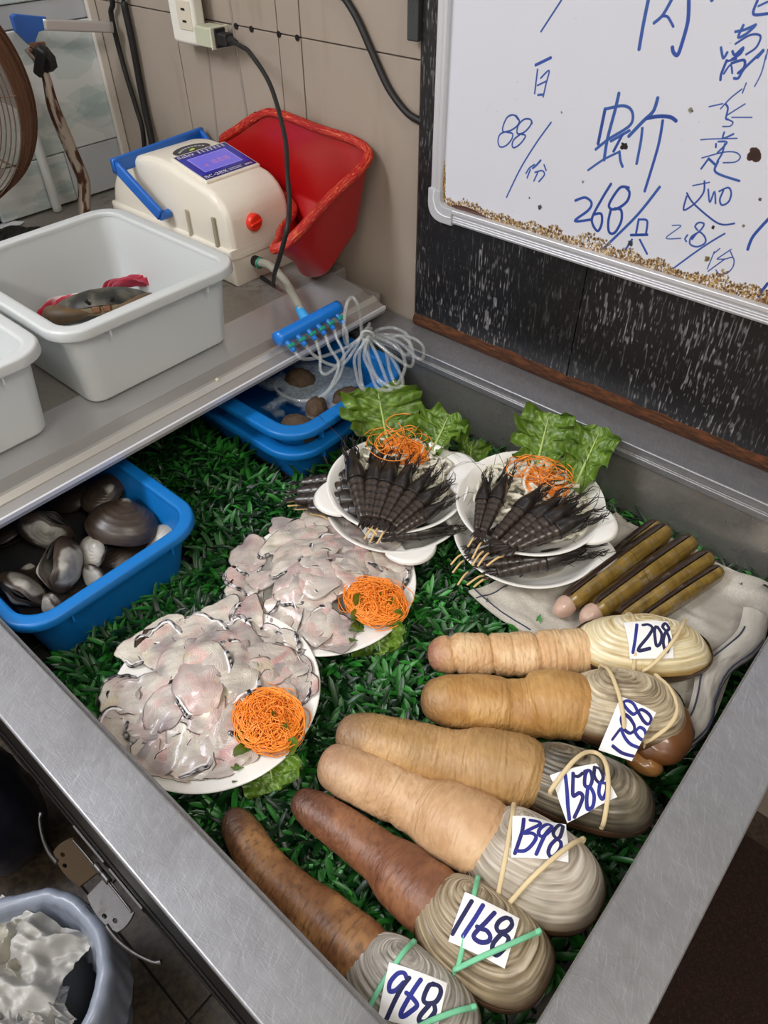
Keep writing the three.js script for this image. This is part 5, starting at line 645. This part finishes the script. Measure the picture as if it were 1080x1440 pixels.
{
  const line = (label, pts, r = 0.0033) => single('air_line', sweep(pts, r, { n: pts.length * 14, ns: 10, tension: 0.5 }), clearM, label, 'air line', 'clear air lines from the manifold');
  const st = (k) => [[-0.894, 0.903, -0.766], [-0.894, 0.903, -0.794], [-0.894, 0.903, -0.821], [-0.894, 0.903, -0.846], [-0.895, 0.903, -0.872], [-0.895, 0.903, -0.899]][k];
  line('thin clear air line from the manifold nozzle nearest the customer, sagging to the tied bundle', [st(0), [-0.883, 0.89, -0.771], [-0.879, 0.876, -0.807], [-0.873, 0.87, -0.857], [-0.854, 0.885, -0.887], [-0.846, 0.905, -0.912], [-0.861, 0.9, -0.936]]);
  line('thin clear air line from the second manifold nozzle, running along the tub rim', [st(1), [-0.884, 0.885, -0.801], [-0.86, 0.865, -0.818], [-0.846, 0.86, -0.841], [-0.841, 0.88, -0.869], [-0.837, 0.91, -0.894], [-0.846, 0.9, -0.924]]);
  line('thin clear air line from the third nozzle, dipping lowest before the bundle', [st(2), [-0.876, 0.88, -0.812], [-0.864, 0.86, -0.799], [-0.852, 0.855, -0.8], [-0.849, 0.86, -0.825], [-0.852, 0.88, -0.873], [-0.842, 0.9, -0.899]]);
  line('clear air line that makes a wide arc in the water of the blue tub', [st(3), [-0.874, 0.885, -0.837], [-0.846, 0.865, -0.83], [-0.839, 0.835, -0.801], [-0.848, 0.818, -0.774], [-0.876, 0.811, -0.749], [-0.918, 0.81, -0.743], [-0.951, 0.809, -0.755], [-0.975, 0.8, -0.79]]);
  line('clear air line from the fifth nozzle, plunging into the foam', [st(4), [-0.883, 0.89, -0.866], [-0.853, 0.87, -0.853], [-0.838, 0.845, -0.822], [-0.845, 0.82, -0.796], [-0.853, 0.795, -0.783]]);
  line('clear air line from the sixth nozzle, standing up in a tall narrow arch', [st(5), [-0.872, 0.9, -0.882], [-0.852, 0.89, -0.862], [-0.838, 0.93, -0.84], [-0.844, 0.975, -0.856], [-0.845, 0.985, -0.873], [-0.835, 0.97, -0.877], [-0.846, 0.93, -0.895], [-0.845, 0.9, -0.896], [-0.818, 0.88, -0.878], [-0.769, 0.86, -0.848], [-0.743, 0.85, -0.844]]);
  const T = [-0.839, 0.9, -0.901], E = [-0.823, 0.905, -0.89];
  const loops = [['coiled clear air line hanging widest over the tub corner', [-0.814, 0.868, -0.925], [-0.736, 0.876, -0.875], [-0.692, 0.884, -0.835], [-0.71, 0.872, -0.829], [-0.746, 0.88, -0.827], [-0.82, 0.868, -0.886]],
    ['coiled clear air line nearest the steel wall', [-0.807, 0.88, -0.933], [-0.764, 0.868, -0.934], [-0.796, 0.876, -0.978], [-0.832, 0.884, -0.976], [-0.866, 0.872, -0.966]],
    ['coiled clear air line that reaches farthest along the steel rim', [-0.814, 0.872, -0.958], [-0.725, 0.88, -0.924], [-0.754, 0.872, -0.972], [-0.783, 0.878, -0.978], [-0.807, 0.884, -0.958], [-0.831, 0.872, -0.944]],
    ['coiled clear air line drooping over the long tub rim', [-0.79, 0.884, -0.877], [-0.724, 0.872, -0.832], [-0.7, 0.88, -0.813], [-0.735, 0.868, -0.815], [-0.776, 0.876, -0.841], [-0.808, 0.884, -0.861]],
    ['coiled clear air line hanging steeply below the tied bundle', [-0.824, 0.876, -0.865], [-0.756, 0.884, -0.796], [-0.744, 0.872, -0.79], [-0.755, 0.88, -0.789], [-0.805, 0.868, -0.833], [-0.83, 0.876, -0.86]],
    ['coiled clear air line in the middle of the hanging coil', [-0.836, 0.868, -0.96], [-0.783, 0.876, -0.934], [-0.726, 0.884, -0.883], [-0.712, 0.872, -0.842], [-0.744, 0.88, -0.86], [-0.814, 0.868, -0.925]],
    ['coiled clear air line with the smallest loop of the coil', [-0.772, 0.88, -0.901], [-0.734, 0.868, -0.91], [-0.764, 0.876, -0.95], [-0.797, 0.884, -0.96], [-0.845, 0.872, -0.96]]];
  for (const [label, ...p] of loops) line(label, [T, ...p, E]);
  single('cable_tie', moved(new THREE.TorusGeometry(0.012, 0.0025, 8, 24), -0.832, 0.902, -0.897, 0.4, 0.6), MP({ color: 0xb8b8b4, roughness: 0.4 }), 'pale tie holding the coil of clear air lines together', 'cable tie');
}
{ // wiring on the wall
  const cab = (name, label, pts, r) => single(name, sweep(pts, r, { n: pts.length * 12, ns: 10 }), blackM, label, 'cable');
  cab('power_cable', 'black cable on the tiles bending left behind the pump handle', [[-1.722, 1.9, -1.06], [-1.722, 1.381, -1.06], [-1.748, 1.301, -1.062], [-1.744, 1.204, -1.062], [-1.729, 1.117, -1.062], [-1.719, 1.066, -1.06], [-1.733, 1.0, -1.055], [-1.75, 0.96, -1.03], [-1.66, 0.93, -1.0], [-1.57, 0.93, -0.96]], 0.0058);
  cab('power_cable', 'thicker straight black cable hanging down the tiles to the pump', [[-1.69, 1.9, -1.062], [-1.683, 1.383, -1.062], [-1.687, 1.333, -1.062], [-1.686, 1.253, -1.062], [-1.692, 1.138, -1.062], [-1.682, 1.04, -1.056], [-1.67, 0.95, -1.04]], 0.0078);
  cab('power_cable', 'black cable curving across the tiles to the edge of the black panel', [[-1.12, 1.6, -1.066], [-1.062, 1.427, -1.066], [-1.02, 1.392, -1.067], [-0.992, 1.364, -1.067], [-0.958, 1.317, -1.067], [-0.924, 1.273, -1.067], [-0.884, 1.243, -1.067], [-0.852, 1.234, -1.067], [-0.846, 1.233, -1.067]], 0.0062);
  const w = M({ color: 0xdedbd0, roughness: 0.5 });
  const s = thing('power_strip', 'white power strip hanging upright on the tiled wall', 'power strip');
  part('casing', boxAt(-1.475, -1.395, 1.284, 1.7, -1.055, -1.026, 0.008), w, s); part('side_rail', boxAt(-1.477, -1.45, 1.288, 1.7, -1.066, -1.04, 0.004), w, s); part('socket_plate', boxAt(-1.445, -1.402, 1.31, 1.36, -1.028, -1.0245, 0.004), M({ color: 0xcfc5b2, roughness: 0.5 }), s);
  for (const y of [1.325, 1.345]) part('socket_slot', boxAt(-1.43, -1.418, y - 0.002, y + 0.002, -1.026, -1.0238, 0.0005), darkHole, s);
  const a = thing('plug_adapter', 'pale green-grey adapter plugged sideways into the power strip', 'adapter'); part('body', boxAt(-1.394, -1.342, 1.288, 1.322, -1.062, -1.022, 0.003), M({ color: 0xb9bba2, roughness: 0.5 }), a); part('end_cap', boxAt(-1.345, -1.34, 1.286, 1.324, -1.064, -1.02, 0.002), M({ color: 0xc9c9b4, roughness: 0.5 }), a);
  const p = thing('power_plug', 'black plug of the air pump cord in the pale adapter', 'plug'); part('plug_body', join([boxAt(-1.341, -1.31, 1.293, 1.315, -1.052, -1.03, 0.004), boxAt(-1.342, -1.336, 1.288, 1.321, -1.054, -1.028, 0.002)]), blackM, p); part('strain_relief', sweep([[-1.312, 1.304, -1.041], [-1.295, 1.304, -1.037], [-1.28, 1.304, -1.032]], (q) => 0.0085 - 0.0035 * q, { n: 12, ns: 12 }), blackM, p);
  cab('power_cable', 'thin black cord drooping from the plug in front of the red tub', [[-1.285, 1.304, -1.032], [-1.25, 1.303, -1.02], [-1.216, 1.298, -1.01], [-1.134, 1.263, -0.98], [-1.04, 1.209, -0.92], [-0.985, 1.174, -0.87], [-0.943, 1.136, -0.83], [-0.922, 1.108, -0.8], [-0.95, 1.05, -0.8], [-1.003, 0.997, -0.83], [-1.07, 0.94, -0.88], [-1.105, 0.916, -0.905], [-1.15, 0.914, -0.915]], 0.0042);
}
{ // rusty drum fan
  const rustT = tex(512, 512, (u, v) => { const n = pfbm(u, v, 8, 8, 111, 5), f = pfbm(u, v, 70, 70, 121, 3); return mix3(mix3([0.30, 0.19, 0.13], [0.48, 0.33, 0.24], n), [0.62, 0.55, 0.48], smooth(0.66, 0.8, f) * 0.5); });
  const rustM = M({ map: rustT, roughness: 0.85, metalness: 0.2, bumpMap: rustT, bumpScale: 0.001 }), wireM = M({ color: 0x6a5647, roughness: 0.6, metalness: 0.5 });
  const t = thing('drum_fan', 'rusty brown drum fan with wire guard at the edge of the picture', 'fan', [-1.72, 1.235, -0.555], 0.7);
  const R = 0.225;
  part('drum', moved(new THREE.LatheGeometry([[R - 0.004, 0.0], [R, 0.002], [R + 0.001, -0.02], [R + 0.002, -0.035], [R, -0.05], [R, -0.075], [R - 0.004, -0.078], [R - 0.005, -0.04], [R - 0.006, 0]].map((p) => new THREE.Vector2(...p)), 90), 0, 0, 0, Math.PI / 2), rustM, t);
  for (let k = 0; k < 5; k++) part('drum_ridge', moved(new THREE.TorusGeometry(R + 0.001, 0.0018, 6, 90), 0, 0, -0.01 - k * 0.015), rustM, t);
  const dome = (r) => 0.004 + 0.028 * (1 - Math.pow(r / R, 2));
  for (let k = 0; k < 18; k++) { const r = R - 0.003 - k * 0.0085; part('guard_ring', moved(new THREE.TorusGeometry(r, 0.0013, 6, 72), 0, 0, dome(r)), wireM, t); }
  for (let k = 0; k < 10; k++) { const a = k / 10 * 6.283; part('guard_spoke', sweep([1, 0.7, 0.4, 0.12].map((q) => [Math.cos(a) * R * q, Math.sin(a) * R * q, dome(R * q) - 0.001]), 0.0017, { n: 16, ns: 6 }), wireM, t); }
  const bl = M({ color: 0x8c8780, roughness: 0.5, metalness: 0.4 });
  for (let k = 0; k < 4; k++) { const a = k / 4 * 6.283 + 0.3; part('fan_blade', surf(10, 12, (u, v) => { const r = mix(0.04, R * 0.9, v), b = a + (u - 0.5) * (0.5 + 0.5 * v); return [Math.cos(b) * r, Math.sin(b) * r, -0.035 + (u - 0.5) * 0.035]; }), bl, t); }
  part('hub', moved(new THREE.CylinderGeometry(0.045, 0.05, 0.06, 28), 0, 0, -0.035, Math.PI / 2), rustM, t);
  // stand: bent tube with a clamp knob
  const W = (x, y, z) => { const c = Math.cos(-0.7), s = Math.sin(-0.7), a = x + 1.72, b = z + 0.555; return [a * c + b * s, y - 1.235, -a * s + b * c]; };
  const legT = tex(256, 256, (u, v) => mix3([0.66, 0.61, 0.56], [0.30, 0.19, 0.14], smooth(0.5, 0.64, pfbm(u, v, 10, 8, 131, 4))), { rx: 6, ry: 3 });
  part('stand_leg', sweep([W(-1.63, 1.29, -0.79), W(-1.62, 1.248, -0.804), W(-1.62, 1.184, -0.802), W(-1.62, 1.114, -0.811), W(-1.62, 1.068, -0.818), W(-1.618, 1.03, -0.821), W(-1.618, 0.986, -0.808), W(-1.615, 0.94, -0.79), W(-1.612, 0.914, -0.76)], (q) => 0.0085 + 0.0052 * smooth(0.1, 0.35, q), { n: 70, ns: 18 }), M({ map: legT, roughness: 0.5, metalness: 0.6 }), t);
  part('stand_foot', sweep([W(-1.612, 0.922, -0.77), W(-1.6, 0.921, -0.62), W(-1.64, 0.921, -0.45), W(-1.75, 0.921, -0.44)], 0.0105, { n: 40, ns: 14 }), M({ map: legT, roughness: 0.5, metalness: 0.6 }), t);
  const kw = W(-1.612, 1.272, -0.812); part('clamp_knob', moved(join([moved(new THREE.CylinderGeometry(0.022, 0.026, 0.016, 8), 0, 0.008, 0), moved(rbox(0.066, 0.016, 0.02, 0.006), 0, 0.018, 0)]), kw[0], kw[1], kw[2], 1.3, 0.9, 0.6), blackM, t);
  part('bracket', moved(rbox(0.03, 0.035, 0.006, 0.002), kw[0] - 0.012, kw[1] + 0.008, kw[2] - 0.006, 0, 0.4), rustM, t);
  single('scrap_of_paper', moved(rbox(0.05, 0.0006, 0.07, 0.0002, 1), -1.82, 0.9125, -0.7, 0.02, 0.5), M({ color: 0xdedede, roughness: 0.9 }), 'white paper scrap lying on the dark counter under the fan', 'paper');
  seed(140); const gm = M({ color: 0x1c1815, roughness: 0.6 }); for (let k = 0; k < 5; k++) single('oily_rag', moved(displace(new THREE.SphereGeometry(1, 22, 16), (x, y, z) => { const q = 1 + 0.9 * (fbm(x * 2 + k * 9, y * 2, z * 2, 4) - 0.5); return [x * 0.036 * q, y * 0.016 * q, z * 0.03 * q]; }), [-1.79, -1.75, -1.70, -1.73, -1.80][k], 0.921, [-0.64, -0.68, -0.70, -0.62, -0.58][k], 0, k), gm, ['crumpled black greasy lump nearest the fan ring', 'crumpled black greasy lump beside the paper scrap', 'crumpled black greasy lump closest to the white crab tub', 'black greasy lump between the other lumps and the tub', 'black greasy lump at the picture edge under the fan'][k], 'rag', 'greasy lumps under the fan');
  const b = thing('metal_bar', 'blue-ended metal bar in front of the printed panel', 'bar'); part('rail', sweep([[-1.735, 1.279, -1.05], [-1.748, 1.289, -0.98], [-1.758, 1.301, -0.9]], (q, a) => Math.min(0.0105 / Math.max(Math.abs(Math.sin(a)), 1e-3), 0.006 / Math.max(Math.abs(Math.cos(a)), 1e-3)), { n: 20, ns: 32, up: [0, 1, 0] }), M({ color: 0xc9c7c4, metalness: 0.6, roughness: 0.35 }), b);
  const sh = new THREE.Shape(); [[-0.908, 1.312], [-0.845, 1.325], [-0.838, 1.322], [-0.838, 1.298], [-0.858, 1.272], [-0.868, 1.274], [-0.884, 1.292], [-0.908, 1.294]].forEach(([x, y], i) => (i ? sh.lineTo(x, y) : sh.moveTo(x, y))); const sg = new THREE.ExtrudeGeometry(sh, { depth: 0.01, bevelEnabled: true, bevelSize: 0.002, bevelThickness: 0.002, bevelSegments: 2 }); sg.rotateY(-Math.PI / 2); part('end_cap', moved(sg, -1.756, 0, 0), MP({ color: 0x2f62b4, roughness: 0.4 }), b);
}
{ // crab in the white tub
  const t = thing('crab', 'dark mud crab with folded legs on the bottom of the white tub', 'crab', [-1.238, 0.946, -0.6]); t.rotation.set(-0.42, 1.0, 0, 'YXZ');
  const sm = MP({ vertexColors: true, roughness: 0.6, clearcoat: 0.12, clearcoatRoughness: 0.4 });
  part('carapace', surf(72, 24, (u, v) => { const a = u * 6.283, w = Math.min(v, 1), ca = Math.cos(a), sa = Math.sin(a), sp = sa > 0.15 ? 0.05 * Math.abs(Math.sin(a * 14)) : 0, R = (1 + sp * w) * (1 + 0.12 * Math.pow(Math.abs(ca), 8)); return [ca * 0.082 * R * w, 0.03 * Math.pow(Math.max(0, 1 - Math.pow(w, 2.4)), 0.7) + 0.004 * (fbm(ca * w * 5, sa * w * 5, 3) - 0.5), (sa * 0.055 * R - 0.006 * ca * ca) * w]; }, { closed: true, color: (u, v, p) => mix3(lin('#1d1e19'), lin('#544f43'), smooth(0.3, 0.75, fbm(p[0] * 80, p[2] * 80, 3, 4))) }), sm, t);
  part('underside', surf(48, 12, (u, v) => { const a = u * 6.283; return [Math.cos(a) * 0.08 * v, -0.018 * Math.sqrt(Math.max(0, 1 - v * v)) - 0.001, Math.sin(a) * 0.053 * v]; }, { closed: true, flip: true, color: (u, v, p) => mix3(lin('#8c7a5e'), lin('#b9a684'), fbm(p[0] * 40, p[2] * 40, 7, 3)) }), sm, t);
  const jaw = M({ color: 0x6a4426, roughness: 0.45 });
  for (const s of [-1, 1]) { part('mouthpart', moved(rbox(0.016, 0.014, 0.01, 0.004), s * 0.0095, -0.006, 0.052), jaw, t); part('eye', sweep([[s * 0.018, 0.004, 0.05], [s * 0.022, 0.01, 0.056], [s * 0.024, 0.014, 0.058]], (q) => 0.0025 + 0.0012 * q, { n: 8, ns: 8 }), blackM, t);
    part('claw', sweep([[s * 0.07, -0.004, 0.03], [s * 0.085, -0.006, 0.055], [s * 0.06, -0.008, 0.075], [s * 0.03, -0.01, 0.072], [s * 0.012, -0.01, 0.066]], (q) => 0.013 + 0.006 * Math.sin(q * 5) - 0.008 * smooth(0.75, 1, q), { n: 40, ns: 16, color: (q, u) => mix3(lin('#2b2a22'), lin('#7a5a35'), fbm(q * 8, u * 5, 4, 3)) }), sm, t);
    for (let k = 0; k < 4; k++) part('leg', sweep([[s * 0.06, -0.006, 0.01 - k * 0.015], [s * 0.085, 0.004, 0.0 - k * 0.018], [s * 0.09, -0.004, -0.02 - k * 0.012], [s * 0.07, -0.012, -0.035 - k * 0.006]], (q) => 0.006 * (1 - 0.7 * q), { n: 20, ns: 10, color: (q, u) => mix3(lin('#2b2a22'), lin('#5a4a35'), fbm(q * 8, u * 5, 9, 3)) }), sm, t); }
  const net = MP({ vertexColors: true, roughness: 0.45, transmission: 0.15, thickness: 0, clearcoat: 0.3 });
  const strip = (label, pts, w, pale) => { const c = new THREE.CatmullRomCurve3(pts.map((q) => V(...q))), f = (e) => (u, v) => { const q = c.getPoint(v), d = c.getTangent(v), k = (u - 0.5) * w * (0.6 + 0.6 * v + 0.3 * fbm(v * 6, 2)); return [q.x - d.z * k, q.y + 0.008 * Math.sin(u * 17 + v * 6) * (0.4 + v) + 0.007 * (fbm(u * 9, v * 9, 3) - 0.5) + e, q.z + d.x * k]; }; const col = (u, v) => { const st = smooth(0.5, 0.62, fbm(u * 14, v * 2 + 4, 6)); return mix3(lin('#b8233f'), lin(pale ? '#d9ccc8' : '#d4647c'), st * (pale ? 0.95 : 0.6)); }; single('plastic_strip', join([surf(24, 24, f(0), { color: col, flip: true }), surf(24, 24, f(-0.0008), { color: col })]), net, label, 'plastic strip', 'red plastic strips tied round the crab'); };
  strip('crumpled red plastic strip end behind the crab, nearer the pump', [[-1.25, 0.955, -0.615], [-1.275, 0.958, -0.65], [-1.272, 0.95, -0.69], [-1.262, 0.943, -0.725]], 0.03);
  strip('crumpled red and white plastic strip end on the other side of the crab', [[-1.27, 0.952, -0.59], [-1.3, 0.95, -0.562], [-1.3, 0.942, -0.535], [-1.29, 0.93, -0.5]], 0.045, true);
}
// ---------- bin, bags and brackets beside the counter ----------
{
  const linerM = MP({ color: 0x8b93a3, roughness: 0.4, clearcoat: 0.2, transmission: 0.1, thickness: 0 });
  const C = [-0.637, 0.165], Y = 0.3, R = 0.15;
  const t = thing('waste_bin', 'round bin with a blue-grey liner folded over its rim, on the floor', 'bin', [C[0], 0, C[1]]);
  part('bucket', new THREE.LatheGeometry([[0, 0.004], [0.11, 0.004], [0.113, 0], [0.116, 0.004], [0.146, Y - 0.01], [0.148, Y - 0.004], [0.145, Y - 0.004], [0.112, 0.008], [0, 0.008]].map((p) => new THREE.Vector2(...p)), 60), M({ color: 0x767d8a, roughness: 0.6 }), t);
  part('liner', surf(120, 30, (u, v) => { const a = u * 6.283, ca = Math.cos(a), sa = Math.sin(a), cr = 0.010 * (fbm(ca * 5, sa * 5, v * 3, 4) - 0.5) + 0.005 * Math.abs(Math.sin(a * 17 + v * 4)) * smooth(0.0, 0.5, Math.abs(v - 0.45)); const k = v < 0.35 ? [R + 0.004, Y - 0.12 + v / 0.35 * 0.1] : v < 0.6 ? (() => { const b = (v - 0.35) / 0.25 * Math.PI; return [R - 0.010 + 0.014 * Math.cos(b), Y - 0.02 + 0.022 * Math.sin(b)]; })() : [R - 0.024 - 0.03 * (v - 0.6) / 0.4, Y - 0.02 - (v - 0.6) / 0.4 * 0.1]; return [ca * (k[0] + cr), k[1] + cr * 0.8, sa * (k[0] + cr)]; }, { closed: true }), linerM, t);
  const sheetM = (c) => MP({ color: c, roughness: 0.45, transmission: 0.15, thickness: 0, clearcoat: 0.15 });
  const crumple = (label, x, y, z, sx, sz, h, s, c, ry = 0) => { const f = (e) => (u, v) => { const px = (u - 0.5) * sx, pz = (v - 0.5) * sz, r1 = Math.abs(fbm(u * 3 + s, v * 3, 1, 3) - 0.5) * 2, r2 = Math.abs(fbm(u * 7 + s, v * 6, 2, 3) - 0.5) * 2; const d = Math.hypot(u - 0.5, v - 0.5) * 1.7; return [px * (0.8 + 0.4 * fbm(u * 3, v * 3 + s, 4)), h * (1 - r1 * 1.6) * (1 - 0.75 * d * d) - 0.03 * r2 + e + 0.025, pz * (0.8 + 0.4 * fbm(u * 3 + 5, v * 3 + s, 9))]; }; const g = join([surf(50, 50, f(0), { flip: true }), surf(50, 50, f(-0.0012), {})]); const o = single('plastic_bag', moved(g, 0, 0, 0, 0, ry), sheetM(c), label, 'plastic bag', 'crumpled bags in the bin'); o.position.set(x, y, z); };
  crumple('white crumpled bag heaped in the middle of the bin', -0.685, 0.232, 0.15, 0.2, 0.17, 0.09, 1, 0xbdbbb6, 0.4);
  crumple('white bag at the picture edge of the bin, with a yellowish tint', -0.710, 0.23, 0.2, 0.18, 0.16, 0.1, 2, 0xb8b4a6, 1.2);
  crumple('white bag lowest in the picture, nearest the customer in the bin', -0.625, 0.225, 0.225, 0.2, 0.17, 0.09, 3, 0xb4b3b2, 2.2);
  crumple('small white crumpled tissue near the liner by the counter', -0.575, 0.235, 0.15, 0.07, 0.06, 0.05, 4, 0xc4c2be, 0.1);
  crumple('grey plastic sheet folded against the liner of the bin', -0.580, 0.222, 0.19, 0.1, 0.15, 0.06, 5, 0xa3a4a8, 0.8);
  single('string', sweep([[-0.70, 0.31, 0.16], [-0.675, 0.325, 0.175], [-0.665, 0.318, 0.2], [-0.68, 0.31, 0.225]], 0.0012, { n: 30, ns: 6 }), M({ color: 0xb08a50, roughness: 0.8 }), 'thin tan string lying on the white bags in the bin', 'string');
}
{ // pair of hinged steel brackets under the rim
  const steelB = M({ color: 0x88888a, metalness: 0.85, roughness: 0.38, map: grimeT }), rusty = M({ color: 0x54401f, metalness: 0.4, roughness: 0.65, map: grimeT });
  const mk = (label, X, Y, mirror, m) => {
    const t = thing('hinged_bracket', label, 'bracket', [X, Y, -0.026]); t.scale.set(0.78, 0.78, 0.62); const s = mirror;
    const sh = new THREE.Shape(); sh.moveTo(0, 0); sh.lineTo(s * 0.088, 0.004); sh.quadraticCurveTo(s * 0.1, 0.03, s * 0.092, 0.05); sh.quadraticCurveTo(s * 0.05, 0.068, s * 0.004, 0.052); sh.closePath();
    for (const [hx, hy] of [[0.075, 0.04], [0.055, 0.05]]) { const p = new THREE.Path(); p.absellipse(s * hx, hy, 0.0058, 0.0048, 0, 6.283); sh.holes.push(p); }
    const g = new THREE.ExtrudeGeometry(sh, { depth: 0.003, bevelEnabled: true, bevelSize: 0.0012, bevelThickness: 0.001, bevelSegments: 2 }); g.rotateX(Math.PI / 2); part('plate', g, m, t);
    part('stiffening_rib', sweep([[s * 0.012, 0.002, 0.006], [s * 0.05, 0.003, 0.006], [s * 0.085, 0.002, 0.007]], 0.0028, { n: 16, ns: 10 }), steelB, t);
    part('arm', sweep([[s * 0.07, 0, 0.058], [s * 0.1, -0.004, 0.058], [s * 0.135, -0.008, 0.05], [s * 0.17, -0.01, 0.034], [s * 0.182, -0.01, 0.022]], (q) => 0.0052 - 0.002 * q + 0.002 * smooth(0.93, 1, q), { n: 40, ns: 12 }), steelB, t);
    part('hinge_knuckle', sweep([[s * -0.012, 0.002, 0.004], [s * 0.002, 0.002, 0.004], [s * 0.014, 0.002, 0.004]], 0.0075, { n: 8, ns: 16 }), steelB, t);
    part('mount', boxAt(Math.min(0, s * 0.1), Math.max(0, s * 0.1), -0.006, 0.014, -0.014, -0.009, 0.001), steelB, t);
  };
  mk('bright hinged steel bracket with two holes, the one nearer the bin mouth', -0.545, 0.545, 1, steelB);
  mk('rust-stained hinged steel bracket with a hooked arm, farther along the rim', -0.558, 0.545, -1, rusty);
}
{ // dark bag standing in the gloom by the counter
  const t = thing('sack', 'dark navy plastic sack in the shadow beside the counter', 'sack', [-1.04, 0, 0.06]); const m = MP({ color: 0x0c0d1c, roughness: 0.5, clearcoat: 0.2 });
  part('body', surf(60, 40, (u, v) => { const a = u * 6.283, q = Math.sin(Math.PI * Math.pow(v, 0.8) * 0.94 + 0.16); const r = 0.13 * Math.pow(Math.max(0, q), 0.6) * (1 + 0.25 * (fbm(Math.cos(a) * 2, Math.sin(a) * 2, v * 4, 4) - 0.5)); return [Math.cos(a) * r, v * 0.42, Math.sin(a) * r * 0.8]; }, { closed: true, flip: true }), m, t);
  part('knot', moved(displace(new THREE.SphereGeometry(0.03, 20, 14), (x, y, z) => { const q = 1 + 0.6 * (fbm(x * 60, y * 60, z * 60) - 0.5); return [x * q, y * q * 1.3, z * q]; }), 0, 0.425, 0), m, t);
}
// ---------- artificial grass mat: backing grid and plastic leaves ----------
{
  const t = thing('grass_mat', 'dark green artificial grass mat lining the steel tray', 'artificial grass');
  const gridM = M({ color: 0x0f120f, roughness: 0.7 }), gs = [];
  for (let x = -1.235; x < -0.01; x += 0.0305) gs.push(boxAt(x, x + 0.003, 0.694, 0.698, -0.978, -0.118, 0.0004)); for (let z = -0.975; z < -0.12; z += 0.0305) gs.push(boxAt(-1.237, -0.006, 0.6945, 0.6985, z, z + 0.003, 0.0004));
  const bk = part('backing_grid', join(gs), gridM, t); bk.userData.kind = 'stuff';
  seed(88);
  const sprig = (s) => { seed(s); const L = []; const n = 9; for (let k = 0; k < n; k++) { const a = k / n * 6.283 + rr(-0.35, 0.35), len = rr(0.03, 0.052), w = rr(0.0026, 0.0038), up = rr(0.35, 1.05), dr = rr(0.3, 0.75), tw = rr(-0.5, 0.5); L.push(surf(2, 6, (u, v) => { const e = (u - 0.5) * 2, ww = w * Math.sin(Math.PI * (0.14 + 0.86 * Math.pow(1 - v, 0.75)) * 0.93) * (v > 0.98 ? 0.1 : 1), r = len * v * Math.cos(up * (1 - 0.3 * v)), y = len * (v * Math.sin(up) - dr * v * v * 0.5) + Math.abs(e) * ww * 0.55; const z = e * ww + tw * 0.006 * v * v; return [Math.cos(a) * r - Math.sin(a) * z, y + 0.006, Math.sin(a) * r + Math.cos(a) * z]; })); } L.push(moved(new THREE.CylinderGeometry(0.0016, 0.0016, 0.01, 5), 0, 0.004, 0)); return join(L); };
  const bladeM = MP({ color: 0xffffff, roughness: 0.42, clearcoat: 0.15, clearcoatRoughness: 0.3 });
  // what stands on the mat presses it down
  const discs = [[-0.532, -0.252, 0.125], [-0.562, -0.494, 0.125], [-0.583, -0.69, 0.1], [-0.372, -0.772, 0.1]], rects = [[-1.17, -0.765, -0.42, -0.115], [-1.19, -0.785, -0.965, -0.635]];
  const towelIn = (x, z) => x > -0.33 && z < -0.635 && x > mix(-0.385, -0.3, (z + 0.632) / -0.313) + 0.015 && z > -0.95;
  const press = (x, z) => { if (discs.some(([a, b, r]) => Math.hypot(x - a, z - b) < r) || towelIn(x, z)) return 0.45; if (rects.some(([a, b, c, d]) => x > a && x < b && z > c && z < d)) return 0; return 1; };
  const D = [[], [], [], []]; seed(90); const step = 0.0168;
  for (let x = -1.232; x < -0.008; x += step) for (let z = -0.974; z < -0.118; z += step) { const px = x + rr(-0.006, 0.006), pz = z + rr(-0.006, 0.006), k = press(px, pz); if (!k || px > -0.012 || pz < -0.972 || pz > -0.122) continue; const bare = px > -0.075 && pz > -0.36 ? 0.62 : px > -0.24 && pz > -0.3 && px < -0.15 ? 0.25 : 0.0; if (rnd() < bare) continue; D[Math.floor(rnd() * 4)].push([px, pz, k]); }
  D.forEach((list, v) => {
    const im = new THREE.InstancedMesh(sprig(60 + v), bladeM, list.length), m = new THREE.Matrix4(), q = new THREE.Quaternion();
    list.forEach(([x, z, k], i) => { const s = rr(0.85, 1.25); q.setFromEuler(new THREE.Euler(rr(-0.25, 0.25), rnd() * 6.283, rr(-0.25, 0.25))); m.compose(V(x, 0.693, z), q, V(s, s * k * rr(0.8, 1.2), s)); im.setMatrixAt(i, m); const t2 = rnd(), c = mix3(lin('#07290f'), lin('#328a2c'), t2 * t2); im.setColorAt(i, new THREE.Color().setRGB(...mul3(c, rr(0.75, 1.1)))); });
    im.name = 'plastic_leaves'; im.userData.kind = 'stuff'; im.castShadow = im.receiveShadow = true; t.add(im);
  });
}
renderer.render(scene, camera);
